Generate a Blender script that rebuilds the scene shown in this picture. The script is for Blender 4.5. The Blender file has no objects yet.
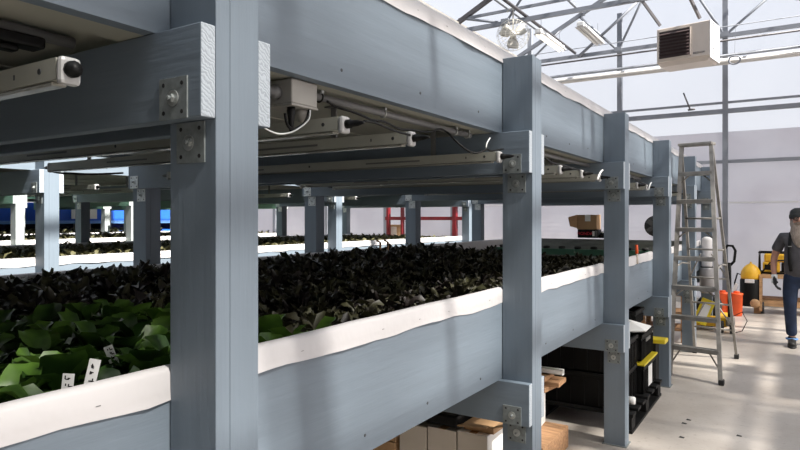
import bpy, bmesh, math, random
from mathutils import Vector, Matrix, Euler, noise
R = random.Random(7)
sc = bpy.context.scene
C = sc.collection
PI = math.pi
F = 620.0; T = 0.6355; HOR = 218.0; CZ = 1.61
TH = math.atan(T); CT, ST = math.cos(TH), math.sin(TH)

def pt(px, py, X=None, Y=None, Z=None):
    """photo pixel -> world point on one given plane"""
    u = px - 400.0
    t = (F*T - u) / (F + u*T)
    if X is not None: Yv = -X / t; Xv = X
    elif Y is not None: Yv = Y; Xv = -t*Y
    else:
        d = (CZ - Z) * F / (py - HOR); Yv = d / (CT + t*ST); Xv = -t*Yv
    d = Yv*CT - Xv*ST
    return Vector((Xv, Yv, CZ + (HOR - py) * d / F))

# ------------------------------------------------------------------ materials
def new_mat(name):
    m = bpy.data.materials.new(name); m.use_nodes = True
    nt = m.node_tree; b = nt.nodes['Principled BSDF']
    return m, nt, b
def N(nt, kind, **kw):
    n = nt.nodes.new(kind)
    for k, v in kw.items(): setattr(n, k, v)
    return n
def mat(name, col, rough=0.6, metal=0.0, vary=0.12, scale=6.0, bump=0.0, bscale=40.0, stretch=(1,1,1), spec=0.5, trans=0.0):
    m, nt, b = new_mat(name)
    b.inputs['Roughness'].default_value = rough
    b.inputs['Metallic'].default_value = metal
    b.inputs['Specular IOR Level'].default_value = spec
    if trans: b.inputs['Transmission Weight'].default_value = trans
    tc = N(nt, 'ShaderNodeTexCoord'); mp = N(nt, 'ShaderNodeMapping')
    mp.inputs['Scale'].default_value = stretch
    nt.links.new(tc.outputs['Object'], mp.inputs['Vector'])
    nz = N(nt, 'ShaderNodeTexNoise'); nz.inputs['Scale'].default_value = scale; nz.inputs['Detail'].default_value = 5
    nt.links.new(mp.outputs['Vector'], nz.inputs['Vector'])
    rp = N(nt, 'ShaderNodeValToRGB')
    rp.color_ramp.elements[0].position = 0.3; rp.color_ramp.elements[1].position = 0.7
    rp.color_ramp.elements[0].color = tuple(max(0, c*(1-vary)) for c in col) + (1,)
    rp.color_ramp.elements[1].color = tuple(min(1, c*(1+vary)) for c in col) + (1,)
    nt.links.new(nz.outputs['Fac'], rp.inputs['Fac'])
    nt.links.new(rp.outputs['Color'], b.inputs['Base Color'])
    if bump:
        n2 = N(nt, 'ShaderNodeTexNoise'); n2.inputs['Scale'].default_value = bscale; n2.inputs['Detail'].default_value = 4
        nt.links.new(mp.outputs['Vector'], n2.inputs['Vector'])
        bp = N(nt, 'ShaderNodeBump'); bp.inputs['Strength'].default_value = bump; bp.inputs['Distance'].default_value = 0.01
        nt.links.new(n2.outputs['Fac'], bp.inputs['Height']); nt.links.new(bp.outputs['Normal'], b.inputs['Normal'])
    return m

BLUE = (0.155, 0.192, 0.23)
def paint(name, col, st):
    return mat(name, col, rough=0.5, vary=0.07, scale=2.5, bump=0.16, bscale=9, stretch=st, spec=0.4)
M = {}
M['paint_z'] = paint('grey blue paint on upright boards', BLUE, (5, 5, .35))
M['paint_y'] = paint('grey blue paint on long boards', BLUE, (5, .35, 5))
M['paint_x'] = paint('grey blue paint on cross boards', BLUE, (.35, 5, 5))
GREEN = (0.15, 0.29, 0.215)
M['green_z'] = paint('sunlit pale uprights', (0.33, 0.36, 0.36), (5, 5, .35))  # pale neutral, sunlit whiteness put into uprights and board ends
M['green_y'] = paint('sage green paint boards', GREEN, (5, .35, 5))
M['green_x'] = paint('sage green paint cross boards', GREEN, (.35, 5, 5))
# painted end grain: fine slanting ridges
def endgrain(name, col):
    m, nt, b = new_mat(name)
    b.inputs['Roughness'].default_value = 0.6
    tc = N(nt, 'ShaderNodeTexCoord'); mp = N(nt, 'ShaderNodeMapping')
    mp.inputs['Rotation'].default_value = (0.6, 0, 0)
    nt.links.new(tc.outputs['Object'], mp.inputs['Vector'])
    w = N(nt, 'ShaderNodeTexWave'); w.bands_direction = 'Z'; w.inputs['Scale'].default_value = 38
    w.inputs['Distortion'].default_value = 9; w.inputs['Detail'].default_value = 2; w.inputs['Detail Scale'].default_value = 1.5
    nt.links.new(mp.outputs['Vector'], w.inputs['Vector'])
    rp = N(nt, 'ShaderNodeValToRGB')
    rp.color_ramp.elements[0].color = tuple(c*.84 for c in col)+(1,); rp.color_ramp.elements[0].position = .15
    rp.color_ramp.elements[1].color = tuple(min(1, c*1.08) for c in col)+(1,); rp.color_ramp.elements[1].position = .5
    nt.links.new(w.outputs['Fac'], rp.inputs['Fac']); nt.links.new(rp.outputs['Color'], b.inputs['Base Color'])
    bp = N(nt, 'ShaderNodeBump'); bp.inputs['Strength'].default_value = .25; bp.inputs['Distance'].default_value = .002
    nt.links.new(w.outputs['Fac'], bp.inputs['Height']); nt.links.new(bp.outputs['Normal'], b.inputs['Normal'])
    return m
M['endgrain'] = endgrain('painted end grain', (0.33, 0.37, 0.41))
M['gap'] = mat('dark joint between boards', (0.10, 0.12, 0.14), rough=.9)
M['plate'] = mat('painted steel plate', (0.17, 0.19, 0.19), rough=.55, metal=.0, vary=.2, scale=60)
M['galv'] = mat('galvanised plate', (0.55, 0.57, 0.57), rough=.45, metal=.5, vary=.2, scale=60)
M['hole'] = mat('dark hole', (0.01, 0.01, 0.01), rough=.9)
M['screw'] = mat('screw head', (0.07, 0.075, 0.08), rough=.5, metal=.6)
M['steel'] = mat('bright zinc bolt', (0.45, 0.47, 0.46), rough=.35, metal=.7, vary=.1)
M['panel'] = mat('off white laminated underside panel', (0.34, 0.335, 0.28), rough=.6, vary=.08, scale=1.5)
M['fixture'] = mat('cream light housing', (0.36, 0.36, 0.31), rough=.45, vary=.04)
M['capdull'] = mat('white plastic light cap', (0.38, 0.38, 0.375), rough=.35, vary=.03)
M['capwhite'] = mat('white plastic cap', (0.8, 0.8, 0.78), rough=.35, vary=.03)
M['lens'] = mat('frosted lens', (0.26, 0.26, 0.23), rough=.25, vary=.03)
M['black'] = mat('black plastic', (0.006, 0.006, 0.006), rough=.5, vary=.2, spec=.2)
M['rubber'] = mat('black rubber', (0.02, 0.02, 0.02), rough=.8, vary=.2)
M['conduit'] = mat('grey conduit', (0.13, 0.13, 0.13), rough=.45, vary=.08)
M['junction'] = mat('grey junction box', (0.26, 0.25, 0.23), rough=.5, vary=.06)
M['wirewhite'] = mat('clear white wire', (0.6, 0.62, 0.6), rough=.3)
M['soil'] = mat('dark growing medium', (0.012, 0.010, 0.008), rough=.95, vary=.4, scale=50, bump=.6, bscale=80)
M['wood'] = mat('raw pine', (0.50, 0.30, 0.15), rough=.7, vary=.25, scale=5, stretch=(1, 8, 8), bump=.3, bscale=20)
M['darkwood'] = mat('worn brown board', (0.34, 0.19, 0.095), rough=.75, vary=.35, scale=6, stretch=(1, 6, 8), bump=.3, bscale=20)
M['card'] = mat('brown cardboard', (0.42, 0.26, 0.135), rough=.85, vary=.1, scale=3)
M['cream'] = mat('cream carton board', (0.62, 0.55, 0.47), rough=.8, vary=.08, scale=3)
M['whitebox'] = mat('white carton board', (0.8, 0.79, 0.76), rough=.7, vary=.04)
M['yellow'] = mat('yellow paint', (0.75, 0.42, 0.02), rough=.45, vary=.12)
M['lid'] = mat('yellow plastic lid', (0.80, 0.62, 0.03), rough=.4, vary=.08)
M['orange'] = mat('orange red plastic', (0.80, 0.10, 0.015), rough=.45, vary=.12)
M['red'] = mat('red painted steel', (0.14, 0.006, 0.010), rough=.45, vary=.12)
M['alu'] = mat('weathered aluminium', (0.29, 0.275, 0.25), rough=.5, metal=.3, vary=.22, scale=12)
M['truss'] = mat('galvanised truss tube', (0.20, 0.215, 0.245), rough=.6, metal=.0, vary=.1, scale=4)
M['trussdark'] = mat('dark steel', (0.08, 0.075, 0.08), rough=.5, metal=.3, vary=.2, scale=4)
M['whitepipe'] = mat('white pipe', (0.50, 0.485, 0.465), rough=.35, vary=.03)
M['heater'] = mat('beige enamel', (0.52, 0.46, 0.41), rough=.4, vary=.03)
M['heaterwhite'] = mat('white enamel', (0.62, 0.62, 0.62), rough=.35, vary=.02)
M['louver'] = mat('dark brown louver', (0.045, 0.030, 0.030), rough=.45, vary=.1)
M['fanwhite'] = mat('white fan plastic', (0.50, 0.485, 0.44), rough=.4, vary=.05)
M['bluep'] = mat('bright blue paint', (0.012, 0.10, 0.55), rough=.5, vary=.2, scale=1.2)
M['navy'] = mat('navy dark', (0.006, 0.01, 0.045), rough=.7, vary=.4, scale=2)
M['ltblue'] = mat('light blue band', (0.16, 0.36, 0.75), rough=.5, vary=.1)
M['letters_red'] = mat('red lettering', (0.65, 0.02, 0.05), rough=.5)
M['letters_grey'] = mat('dark grey lettering', (0.03, 0.03, 0.04), rough=.5)
M['skin'] = mat('skin', (0.48, 0.25, 0.18), rough=.55, vary=.12, scale=20)
M['tee'] = mat('grey cotton', (0.075, 0.072, 0.078), rough=.9, vary=.2, scale=12, bump=.3, bscale=30)
M['jeans'] = mat('blue denim', (0.014, 0.026, 0.06), rough=.85, vary=.35, scale=9, bump=.3, bscale=60)
M['hat'] = mat('charcoal knit', (0.035, 0.037, 0.037), rough=.95, vary=.3, scale=60, bump=.6, bscale=140)
M['beard'] = mat('grey white hair', (0.33, 0.27, 0.225), rough=.9, vary=.3, scale=30, stretch=(4, 4, .6), bump=1.0, bscale=60)
M['glove'] = mat('black work glove', (0.03, 0.03, 0.032), rough=.8, vary=.5, scale=30)
M['boot'] = mat('black leather', (0.02, 0.018, 0.016), rough=.6, vary=.3)
M['tank'] = mat('white tank plastic', (0.72, 0.70, 0.70), rough=.4, vary=.05)
M['tankgrey'] = mat('grey can', (0.34, 0.33, 0.33), rough=.45, metal=.3, vary=.1)
M['trayblack'] = mat('black ribbed plastic', (0.006, 0.006, 0.006), rough=.55, vary=.3, spec=.2)
M['slate'] = mat('weathered grey board', (0.18, 0.19, 0.18), rough=.7, vary=.25, scale=5, stretch=(1, 4, 4), bump=.3, bscale=25)
M['clipgreen'] = mat('green plastic rail', (0.08, 0.20, 0.13), rough=.5, vary=.1)

def liner_mat():
    m, nt, b = new_mat('white pond liner sheet')
    b.inputs['Base Color'].default_value = (0.53, 0.515, 0.515, 1); b.inputs['Roughness'].default_value = .42
    tc = N(nt, 'ShaderNodeTexCoord'); nz = N(nt, 'ShaderNodeTexNoise'); nz.inputs['Scale'].default_value = 9; nz.inputs['Detail'].default_value = 3
    nt.links.new(tc.outputs['Object'], nz.inputs['Vector'])
    bp = N(nt, 'ShaderNodeBump'); bp.inputs['Strength'].default_value = .35; bp.inputs['Distance'].default_value = .012
    nt.links.new(nz.outputs['Fac'], bp.inputs['Height']); nt.links.new(bp.outputs['Normal'], b.inputs['Normal'])
    return m
M['liner'] = liner_mat()

def leaf_mat(name, c0, c1, rough=.4, tl=.25):
    m, nt, b = new_mat(name)
    nt.nodes.remove(b)
    out = nt.nodes['Material Output']
    oi = N(nt, 'ShaderNodeObjectInfo'); tc = N(nt, 'ShaderNodeTexCoord')
    nz = N(nt, 'ShaderNodeTexNoise'); nz.inputs['Scale'].default_value = 14; nz.inputs['Detail'].default_value = 3
    nt.links.new(tc.outputs['Object'], nz.inputs['Vector'])
    ad = N(nt, 'ShaderNodeMath', operation='ADD'); nt.links.new(nz.outputs['Fac'], ad.inputs[0])
    ml = N(nt, 'ShaderNodeMath', operation='MULTIPLY_ADD'); ml.inputs[1].default_value = .5; ml.inputs[2].default_value = -.25
    nt.links.new(oi.outputs['Random'], ml.inputs[0]); nt.links.new(ml.outputs[0], ad.inputs[1])
    rp = N(nt, 'ShaderNodeValToRGB')
    rp.color_ramp.elements[0].color = c0 + (1,); rp.color_ramp.elements[0].position = .3
    rp.color_ramp.elements[1].color = c1 + (1,); rp.color_ramp.elements[1].position = .75
    nt.links.new(ad.outputs[0], rp.inputs['Fac'])
    p = N(nt, 'ShaderNodeBsdfPrincipled'); p.inputs['Roughness'].default_value = rough
    nt.links.new(rp.outputs['Color'], p.inputs['Base Color'])
    tr = N(nt, 'ShaderNodeBsdfTranslucent'); nt.links.new(rp.outputs['Color'], tr.inputs['Color'])
    mx = N(nt, 'ShaderNodeMixShader'); mx.inputs[0].default_value = tl
    nt.links.new(p.outputs[0], mx.inputs[1]); nt.links.new(tr.outputs[0], mx.inputs[2])
    nt.links.new(mx.outputs[0], out.inputs['Surface'])
    return m
M['leaf_green'] = leaf_mat('green lettuce leaf', (0.018, 0.05, 0.008), (0.10, 0.20, 0.028), .4, .25)
M['leaf_dark'] = leaf_mat('dark red green leaf', (0.012, 0.008, 0.007), (0.062, 0.062, 0.028), .5, .12)
M['leaf_tan'] = leaf_mat('olive brown seedling leaf', (0.03, 0.033, 0.014), (0.10, 0.095, 0.045), .5, .2)

def sheet(name, col, opacity, diffuse_share=.5, wave=True, clearcol=(1, 1, 1), patch=None):
    """translucent greenhouse cladding: part clear, part milky"""
    m, nt, b = new_mat(name); nt.nodes.remove(b); out = nt.nodes['Material Output']
    cl = N(nt, 'ShaderNodeBsdfTransparent'); cl.inputs['Color'].default_value = clearcol + (1,)
    df = N(nt, 'ShaderNodeBsdfDiffuse'); df.inputs['Color'].default_value = col + (1,)
    tl = N(nt, 'ShaderNodeBsdfTranslucent'); tl.inputs['Color'].default_value = col + (1,)
    mx = N(nt, 'ShaderNodeMixShader'); mx.inputs[0].default_value = 1-diffuse_share
    nt.links.new(df.outputs[0], mx.inputs[1]); nt.links.new(tl.outputs[0], mx.inputs[2])
    m2 = N(nt, 'ShaderNodeMixShader'); m2.inputs[0].default_value = opacity
    nt.links.new(cl.outputs[0], m2.inputs[1]); nt.links.new(mx.outputs[0], m2.inputs[2])
    if patch:
        tc = N(nt, 'ShaderNodeTexCoord'); nz = N(nt, 'ShaderNodeTexNoise'); nz.inputs['Scale'].default_value = patch[0]; nz.inputs['Detail'].default_value = 2
        nt.links.new(tc.outputs['Object'], nz.inputs['Vector'])
        mr = N(nt, 'ShaderNodeMapRange'); mr.inputs['From Min'].default_value = .4; mr.inputs['From Max'].default_value = .62
        mr.inputs['To Min'].default_value = patch[1]; mr.inputs['To Max'].default_value = patch[2]
        nt.links.new(nz.outputs['Fac'], mr.inputs['Value']); nt.links.new(mr.outputs[0], m2.inputs[0])
    nt.links.new(m2.outputs[0], out.inputs['Surface'])
    return m
M['glass'] = sheet('clear roof glazing', (.9, .93, .97), .06)
M['gable_clear'] = sheet('clear gable glazing', (.93, .94, .97), .12)
M['sunfilter'] = sheet('sun dappling roof glazing', (.54, .54, .53), .9, .45, patch=(0.5, .66, .93))  # unseen bay's glazing, patchy opacity shaped to filter and dapple the sun
M['poly'] = sheet('milky corrugated polycarbonate', (.57, .545, .585), .93, .40, patch=(1.1, .85, .97))

def floor_mat():
    m, nt, b = new_mat('pale concrete floor')
    tc = N(nt, 'ShaderNodeTexCoord')
    n1 = N(nt, 'ShaderNodeTexNoise'); n1.inputs['Scale'].default_value = 1.3; n1.inputs['Detail'].default_value = 8; n1.inputs['Roughness'].default_value = .65
    nt.links.new(tc.outputs['Object'], n1.inputs['Vector'])
    rp = N(nt, 'ShaderNodeValToRGB')
    rp.color_ramp.elements[0].color = (.40, .355, .31, 1); rp.color_ramp.elements[0].position = .32
    rp.color_ramp.elements[1].color = (.54, .495, .445, 1); rp.color_ramp.elements[1].position = .68
    nt.links.new(n1.outputs['Fac'], rp.inputs['Fac'])
    n2 = N(nt, 'ShaderNodeTexNoise'); n2.inputs['Scale'].default_value = 28; n2.inputs['Detail'].default_value = 6
    nt.links.new(tc.outputs['Object'], n2.inputs['Vector'])
    r2 = N(nt, 'ShaderNodeValToRGB'); r2.color_ramp.elements[0].position = .27; r2.color_ramp.elements[0].color = (.72, .70, .68, 1); r2.color_ramp.elements[1].position = .42; r2.color_ramp.elements[1].color = (1, 1, 1, 1)
    nt.links.new(n2.outputs['Fac'], r2.inputs['Fac'])
    mx = N(nt, 'ShaderNodeMix'); mx.data_type = 'RGBA'; mx.blend_type = 'MULTIPLY'; mx.inputs[0].default_value = .8
    nt.links.new(rp.outputs['Color'], mx.inputs[6]); nt.links.new(r2.outputs['Color'], mx.inputs[7])
    nt.links.new(mx.outputs[2], b.inputs['Base Color'])
    b.inputs['Roughness'].default_value = .38
    bp = N(nt, 'ShaderNodeBump'); bp.inputs['Strength'].default_value = .12; bp.inputs['Distance'].default_value = .01
    nt.links.new(n2.outputs['Fac'], bp.inputs['Height']); nt.links.new(bp.outputs['Normal'], b.inputs['Normal'])
    return m
M['floor'] = floor_mat()
M['snow'] = mat('grey gravel ground', (.14, .14, .14), rough=.8, vary=.03)
M['nearwall'] = mat('dark grey partition', (.05, .05, .05), rough=.8, vary=.1, scale=1)

# ------------------------------------------------------------------ geometry helpers
class MB:
    def __init__(s): s.v = []; s.f = []; s.m = []; s.mats = []; s.smooth = []
    def mi(s, m):
        if m not in s.mats: s.mats.append(m)
        return s.mats.index(m)
    def add(s, vs, fs, m, smooth=False):
        o = len(s.v); k = s.mi(m)
        s.v += [tuple(v) for v in vs]
        for f in fs: s.f.append(tuple(i+o for i in f)); s.m.append(k); s.smooth.append(smooth)
        return s
    def box(s, x0, x1, y0, y1, z0, z1, m, endx=None, rot=None, org=None):
        vs = [Vector((x, y, z)) for x in (x0, x1) for y in (y0, y1) for z in (z0, z1)]
        if rot is not None:
            o = Vector(org) if org is not None else Vector(((x0+x1)/2, (y0+y1)/2, (z0+z1)/2))
            e = rot if isinstance(rot, Matrix) else Euler(rot).to_matrix()
            vs = [e @ (v-o) + o for v in vs]
        o = len(s.v)
        fs = [(0,1,3,2), (4,6,7,5), (0,4,5,1), (2,3,7,6), (0,2,6,4), (1,5,7,3)]
        s.add(vs, fs, m)
        if endx is not None: s.m[-5] = s.mi(endx)
        return s
    def tube(s, pts, r, m, n=8, cap=True, r1=None):
        pts = [Vector(p) for p in pts]; k = len(pts)
        prev = None; rings = []
        for i, p in enumerate(pts):
            a = pts[max(i-1, 0)]; b = pts[min(i+1, k-1)]; d = (b-a)
            if d.length < 1e-9: d = Vector((0, 0, 1))
            d.normalize()
            if prev is None:
                up = Vector((0, 0, 1)) if abs(d.z) < .9 else Vector((1, 0, 0))
                x = d.cross(up).normalized()
            else:
                x = (prev - d*prev.dot(d)).normalized()
            prev = x; y = d.cross(x)
            rr = r if r1 is None else r + (r1-r)*i/(k-1)
            rings.append([p + (x*math.cos(2*PI*j/n + PI/n) + y*math.sin(2*PI*j/n + PI/n))*rr for j in range(n)])
        vs = [v for q in rings for v in q]; fs = []
        for i in range(k-1):
            for j in range(n):
                a = i*n+j; b = i*n+(j+1) % n
                fs.append((a, b, b+n, a+n))
        if cap: fs.append(tuple(range(n))[::-1]); fs.append(tuple(range((k-1)*n, k*n)))
        return s.add(vs, fs, m, smooth=n > 5)
    def lathe(s, c, prof, m, n=20, axis='z', smooth=True):
        c = Vector(c); vs = []; fs = []
        for (r, h) in prof:
            for j in range(n):
                a = 2*PI*j/n; p = (r*math.cos(a), r*math.sin(a), h)
                if axis == 'x': p = (p[2], p[0], p[1])
                elif axis == 'y': p = (p[0], p[2], p[1])
                vs.append(c + Vector(p))
        for i in range(len(prof)-1):
            for j in range(n):
                a = i*n+j; b = i*n+(j+1) % n
                fs.append((a, b, b+n, a+n))
        if prof[0][0] > 1e-5: fs.append(tuple(range(n))[::-1])
        if prof[-1][0] > 1e-5: fs.append(tuple(range((len(prof)-1)*n, len(prof)*n)))
        return s.add(vs, fs, m, smooth)
    def torus(s, c, Rr, r, m, axis='z', n=24, k=6, squash=(1, 1)):
        pts = []
        for j in range(n+1):
            a = 2*PI*j/n; p = (Rr*squash[0]*math.cos(a), Rr*squash[1]*math.sin(a), 0)
            if axis == 'x': p = (0, p[0], p[1])
            elif axis == 'y': p = (p[0], 0, p[1])
            pts.append(Vector(c)+Vector(p))
        return s.tube(pts, r, m, k, cap=False)
    def ball(s, c, r, m, n=12, k=8):
        rx, ry, rz = r if isinstance(r, tuple) else (r, r, r)
        c = Vector(c); vs = []; fs = []
        for i in range(k+1):
            t = PI*i/k
            for j in range(n):
                a = 2*PI*j/n; vs.append(c+Vector((rx*math.sin(t)*math.cos(a), ry*math.sin(t)*math.sin(a), rz*math.cos(t))))
        for i in range(k):
            for j in range(n):
                a = i*n+j; b = i*n+(j+1) % n
                fs.append((a, a+n, b+n, b))
        return s.add(vs, fs, m, True)
    def build(s, name, parent=None, bevel=0.0, fix=True):
        me = bpy.data.meshes.new(name); me.from_pydata(s.v, [], s.f)
        for m in s.mats: me.materials.append(m if not isinstance(m, str) else M[m])
        me.polygons.foreach_set('material_index', s.m); me.polygons.foreach_set('use_smooth', s.smooth)
        me.update()
        if fix:
            bm = bmesh.new(); bm.from_mesh(me); bmesh.ops.recalc_face_normals(bm, faces=bm.faces); bm.to_mesh(me); bm.free()
        o = bpy.data.objects.new(name, me); C.objects.link(o)
        if parent is not None: o.parent = parent
        if bevel:
            b = o.modifiers.new('bevel', 'BEVEL'); b.width = bevel; b.segments = 2; b.limit_method = 'ANGLE'
        return o

def thing(name, label, cat, loc=(0, 0, 0), rz=0, group=None):
    o = bpy.data.objects.new(name, None); C.objects.link(o)
    o.empty_display_size = .1
    o.location = loc; o.rotation_euler = (0, 0, rz); o['label'] = label; o['category'] = cat
    if group: o['group'] = group
    return o
def tag(o, label, cat, group=None, kind=None):
    o['label'] = label; o['category'] = cat
    if group: o['group'] = group
    if kind: o['kind'] = kind
    return o
def struct(o, label=None):
    o['kind'] = 'structure'
    if label: o['label'] = label
    return o
def copy_tree(o, parent=None, skip=()):
    c = o.copy(); C.objects.link(c)
    if parent is not None: c.parent = parent
    for ch in list(o.children):
        if ch.name.split('.')[0] in skip: continue
        copy_tree(ch, c, skip)
    return c
def text(body, size, m, parent, name, loc, rot, ext=.001):
    cu = bpy.data.curves.new(name, 'FONT'); cu.body = body; cu.size = size; cu.extrude = ext
    cu.align_x = 'CENTER'; cu.align_y = 'CENTER'; cu.materials.append(M[m])
    o = bpy.data.objects.new('lettering_curve', cu); C.objects.link(o); bpy.context.view_layer.update()
    me = bpy.data.meshes.new_from_object(o.evaluated_get(bpy.context.evaluated_depsgraph_get())); bpy.data.objects.remove(o)
    o = bpy.data.objects.new(name, me); C.objects.link(o); o.parent = parent; o.location = loc; o.rotation_euler = rot
    return o

# ------------------------------------------------------------------ world, sun, camera
w = bpy.data.worlds.new('sky'); sc.world = w; w.use_nodes = True
nt = w.node_tree; bg = nt.nodes['Background']
tc = N(nt, 'ShaderNodeTexCoord'); sx = N(nt, 'ShaderNodeSeparateXYZ'); nt.links.new(tc.outputs['Generated'], sx.inputs[0])
rp = N(nt, 'ShaderNodeValToRGB')
rp.color_ramp.elements[0].position = 0; rp.color_ramp.elements[0].color = (.86, .87, .92, 1)
rp.color_ramp.elements[1].position = .6; rp.color_ramp.elements[1].color = (.78, .85, 1.0, 1)
nt.links.new(sx.outputs['Z'], rp.inputs['Fac']); nt.links.new(rp.outputs['Color'], bg.inputs['Color'])
bg.inputs['Strength'].default_value = 1.0
sun = bpy.data.lights.new('sun', 'SUN'); so = bpy.data.objects.new('sun', sun); C.objects.link(so)
sun.energy = 20.0; sun.angle = math.radians(1.0); sun.color = (1, .95, .88)
dirv = Vector((-1, 0.10, -math.tan(math.radians(52)))); so.rotation_euler = dirv.to_track_quat('-Z', 'Y').to_euler(); so.location = (8, 0, 12)
cam = bpy.data.cameras.new('camera'); co = bpy.data.objects.new('camera', cam); C.objects.link(co)
cam.sensor_width = 36; cam.lens = F/800*36; cam.shift_y = -7/800; cam.clip_start = .05; cam.clip_end = 200
co.location = (0, 0, CZ); co.rotation_euler = (PI/2, 0, TH); sc.camera = co
sc.view_settings.view_transform = 'Standard'; sc.view_settings.look = 'None'; sc.view_settings.gamma = 1; sc.view_settings.exposure = 0.0
sc.view_settings.use_curve_mapping = False
sc.cycles.use_denoising = True; sc.cycles.max_bounces = 8; sc.cycles.transparent_max_bounces = 16; sc.cycles.sample_clamp_indirect = 6

# ------------------------------------------------------------------ growing racks
PY = [-2.774, -0.952, 0.870, 2.692, 4.514, 6.336, 8.158, 9.980]
PW = 0.1195; YA, YB = -3.10, 10.14; BACK = -2.95
TIERS = [(0.670, 0.862, 1.268), (1.814, 2.004, 2.385)]    # crossbeam bottom, beam bottom, beam top

def post_mb(y, x0, x1, top, paint, crack=None):
    b = MB(); g = .0004
    for k, (ya, yb) in enumerate(((0, .038), (.038, PW))):
        b.box(x0, x1, y+ya+(g if k else 0), y+yb-(0 if k else g), 0, top-(.003 if k else 0), paint)
    b.box(x0+.003, x1-.003, y+.004, y+PW-.004, .003, top-.01, 'gap')
    b.box(x0-.012, x1+.012, y-.012, y+PW+.012, 0, .007, 'plate')   # foot plate
    return b
def plate(xc, y, zc, m, parent, wd=.088, h=.086, seed=0, face=-1):
    r = random.Random(seed); b = MB(); t = .004
    y0 = y - t if face < 0 else y; y1 = y0 + t; yf = y0 if face < 0 else y1
    b.box(xc-wd/2, xc+wd/2, y0, y1, zc-h/2, zc+h/2, m)
    for sx_ in (-1, 1):
        for sz in (-1, 1):
            b.lathe((xc+sx_*wd*.33, yf+face*.0006, zc+sz*h*.34), [(.0048, -.0006), (.0048, .0006)], 'hole', 8, 'y', False)
    ob = b.build('bracket_plate', parent, bevel=.001)
    q = MB(); a = r.random()
    q.lathe((xc+.004*r.uniform(-1, 1), yf, zc), [(.017, 0), (.017, face*.0025)], 'steel' if m == 'plate' else 'galv', 14, 'y', False)
    vs = [(0, 0)]; q.lathe((xc, yf+face*.0025, zc), [(.009, 0), (.009, face*.006)], 'steel' if m == 'plate' else 'galv', 6, 'y', False)
    q.lathe((xc, yf+face*.008, zc), [(.0045, 0), (.0045, face*.006), (.0001, face*.007)], 'plate', 8, 'y', False)
    q.build('bolt', ob)
    return ob

def wavy(y, s=0.0):
    return .5*noise.noise(Vector((y*2.3+s, s, 1.7))) + .5*noise.noise(Vector((y*6.1, s*2+4, 3.1)))

def liner_mb(sign, ztop, seed, drop=.064):
    """sheet folded over the rim of a long board; sign=+1 front board, -1 back board"""
    b = MB(); xo = -.1465 if sign > 0 else -2.8035; xi = -.1895 if sign > 0 else -2.7605
    n = int((YB-YA)/.06); rows = []
    for i in range(n+1):
        y = YA + (YB-YA)*i/n
        wv_ = wavy(y, seed)
        near_post = min(min(abs(y-(p+PW/2)) for p in PY)/.12, 1.0)
        puff = max(0, .004+.011*wavy(y*1.4, seed+9))*near_post*sign
        dz = drop + .016*wv_*near_post
        zt = ztop + .018 + .004*wavy(y, seed+3)
        prof = [(xo+puff*1.2, zt-.018-dz+.012), (xo+puff*.5, zt-.018-dz*.5), (xo+.0006*sign, zt-.012), (xo-.006*sign, zt-.002),
                ((xo+xi)/2, zt+.001), (xi+.006*sign, zt-.004), (xi-.004*sign, zt-.02), (xi-.01*sign, zt-.09), (xi-.014*sign, ztop-.20)]
        rows.append([(x, y, z) for x, z in prof])
    k = len(rows[0]); vs = [v for r_ in rows for v in r_]
    fs = [(i*k+j, i*k+j+1, (i+1)*k+j+1, (i+1)*k+j) for i in range(n) for j in range(k-1)]
    b.add(vs, fs, 'liner', True)
    return b

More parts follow.
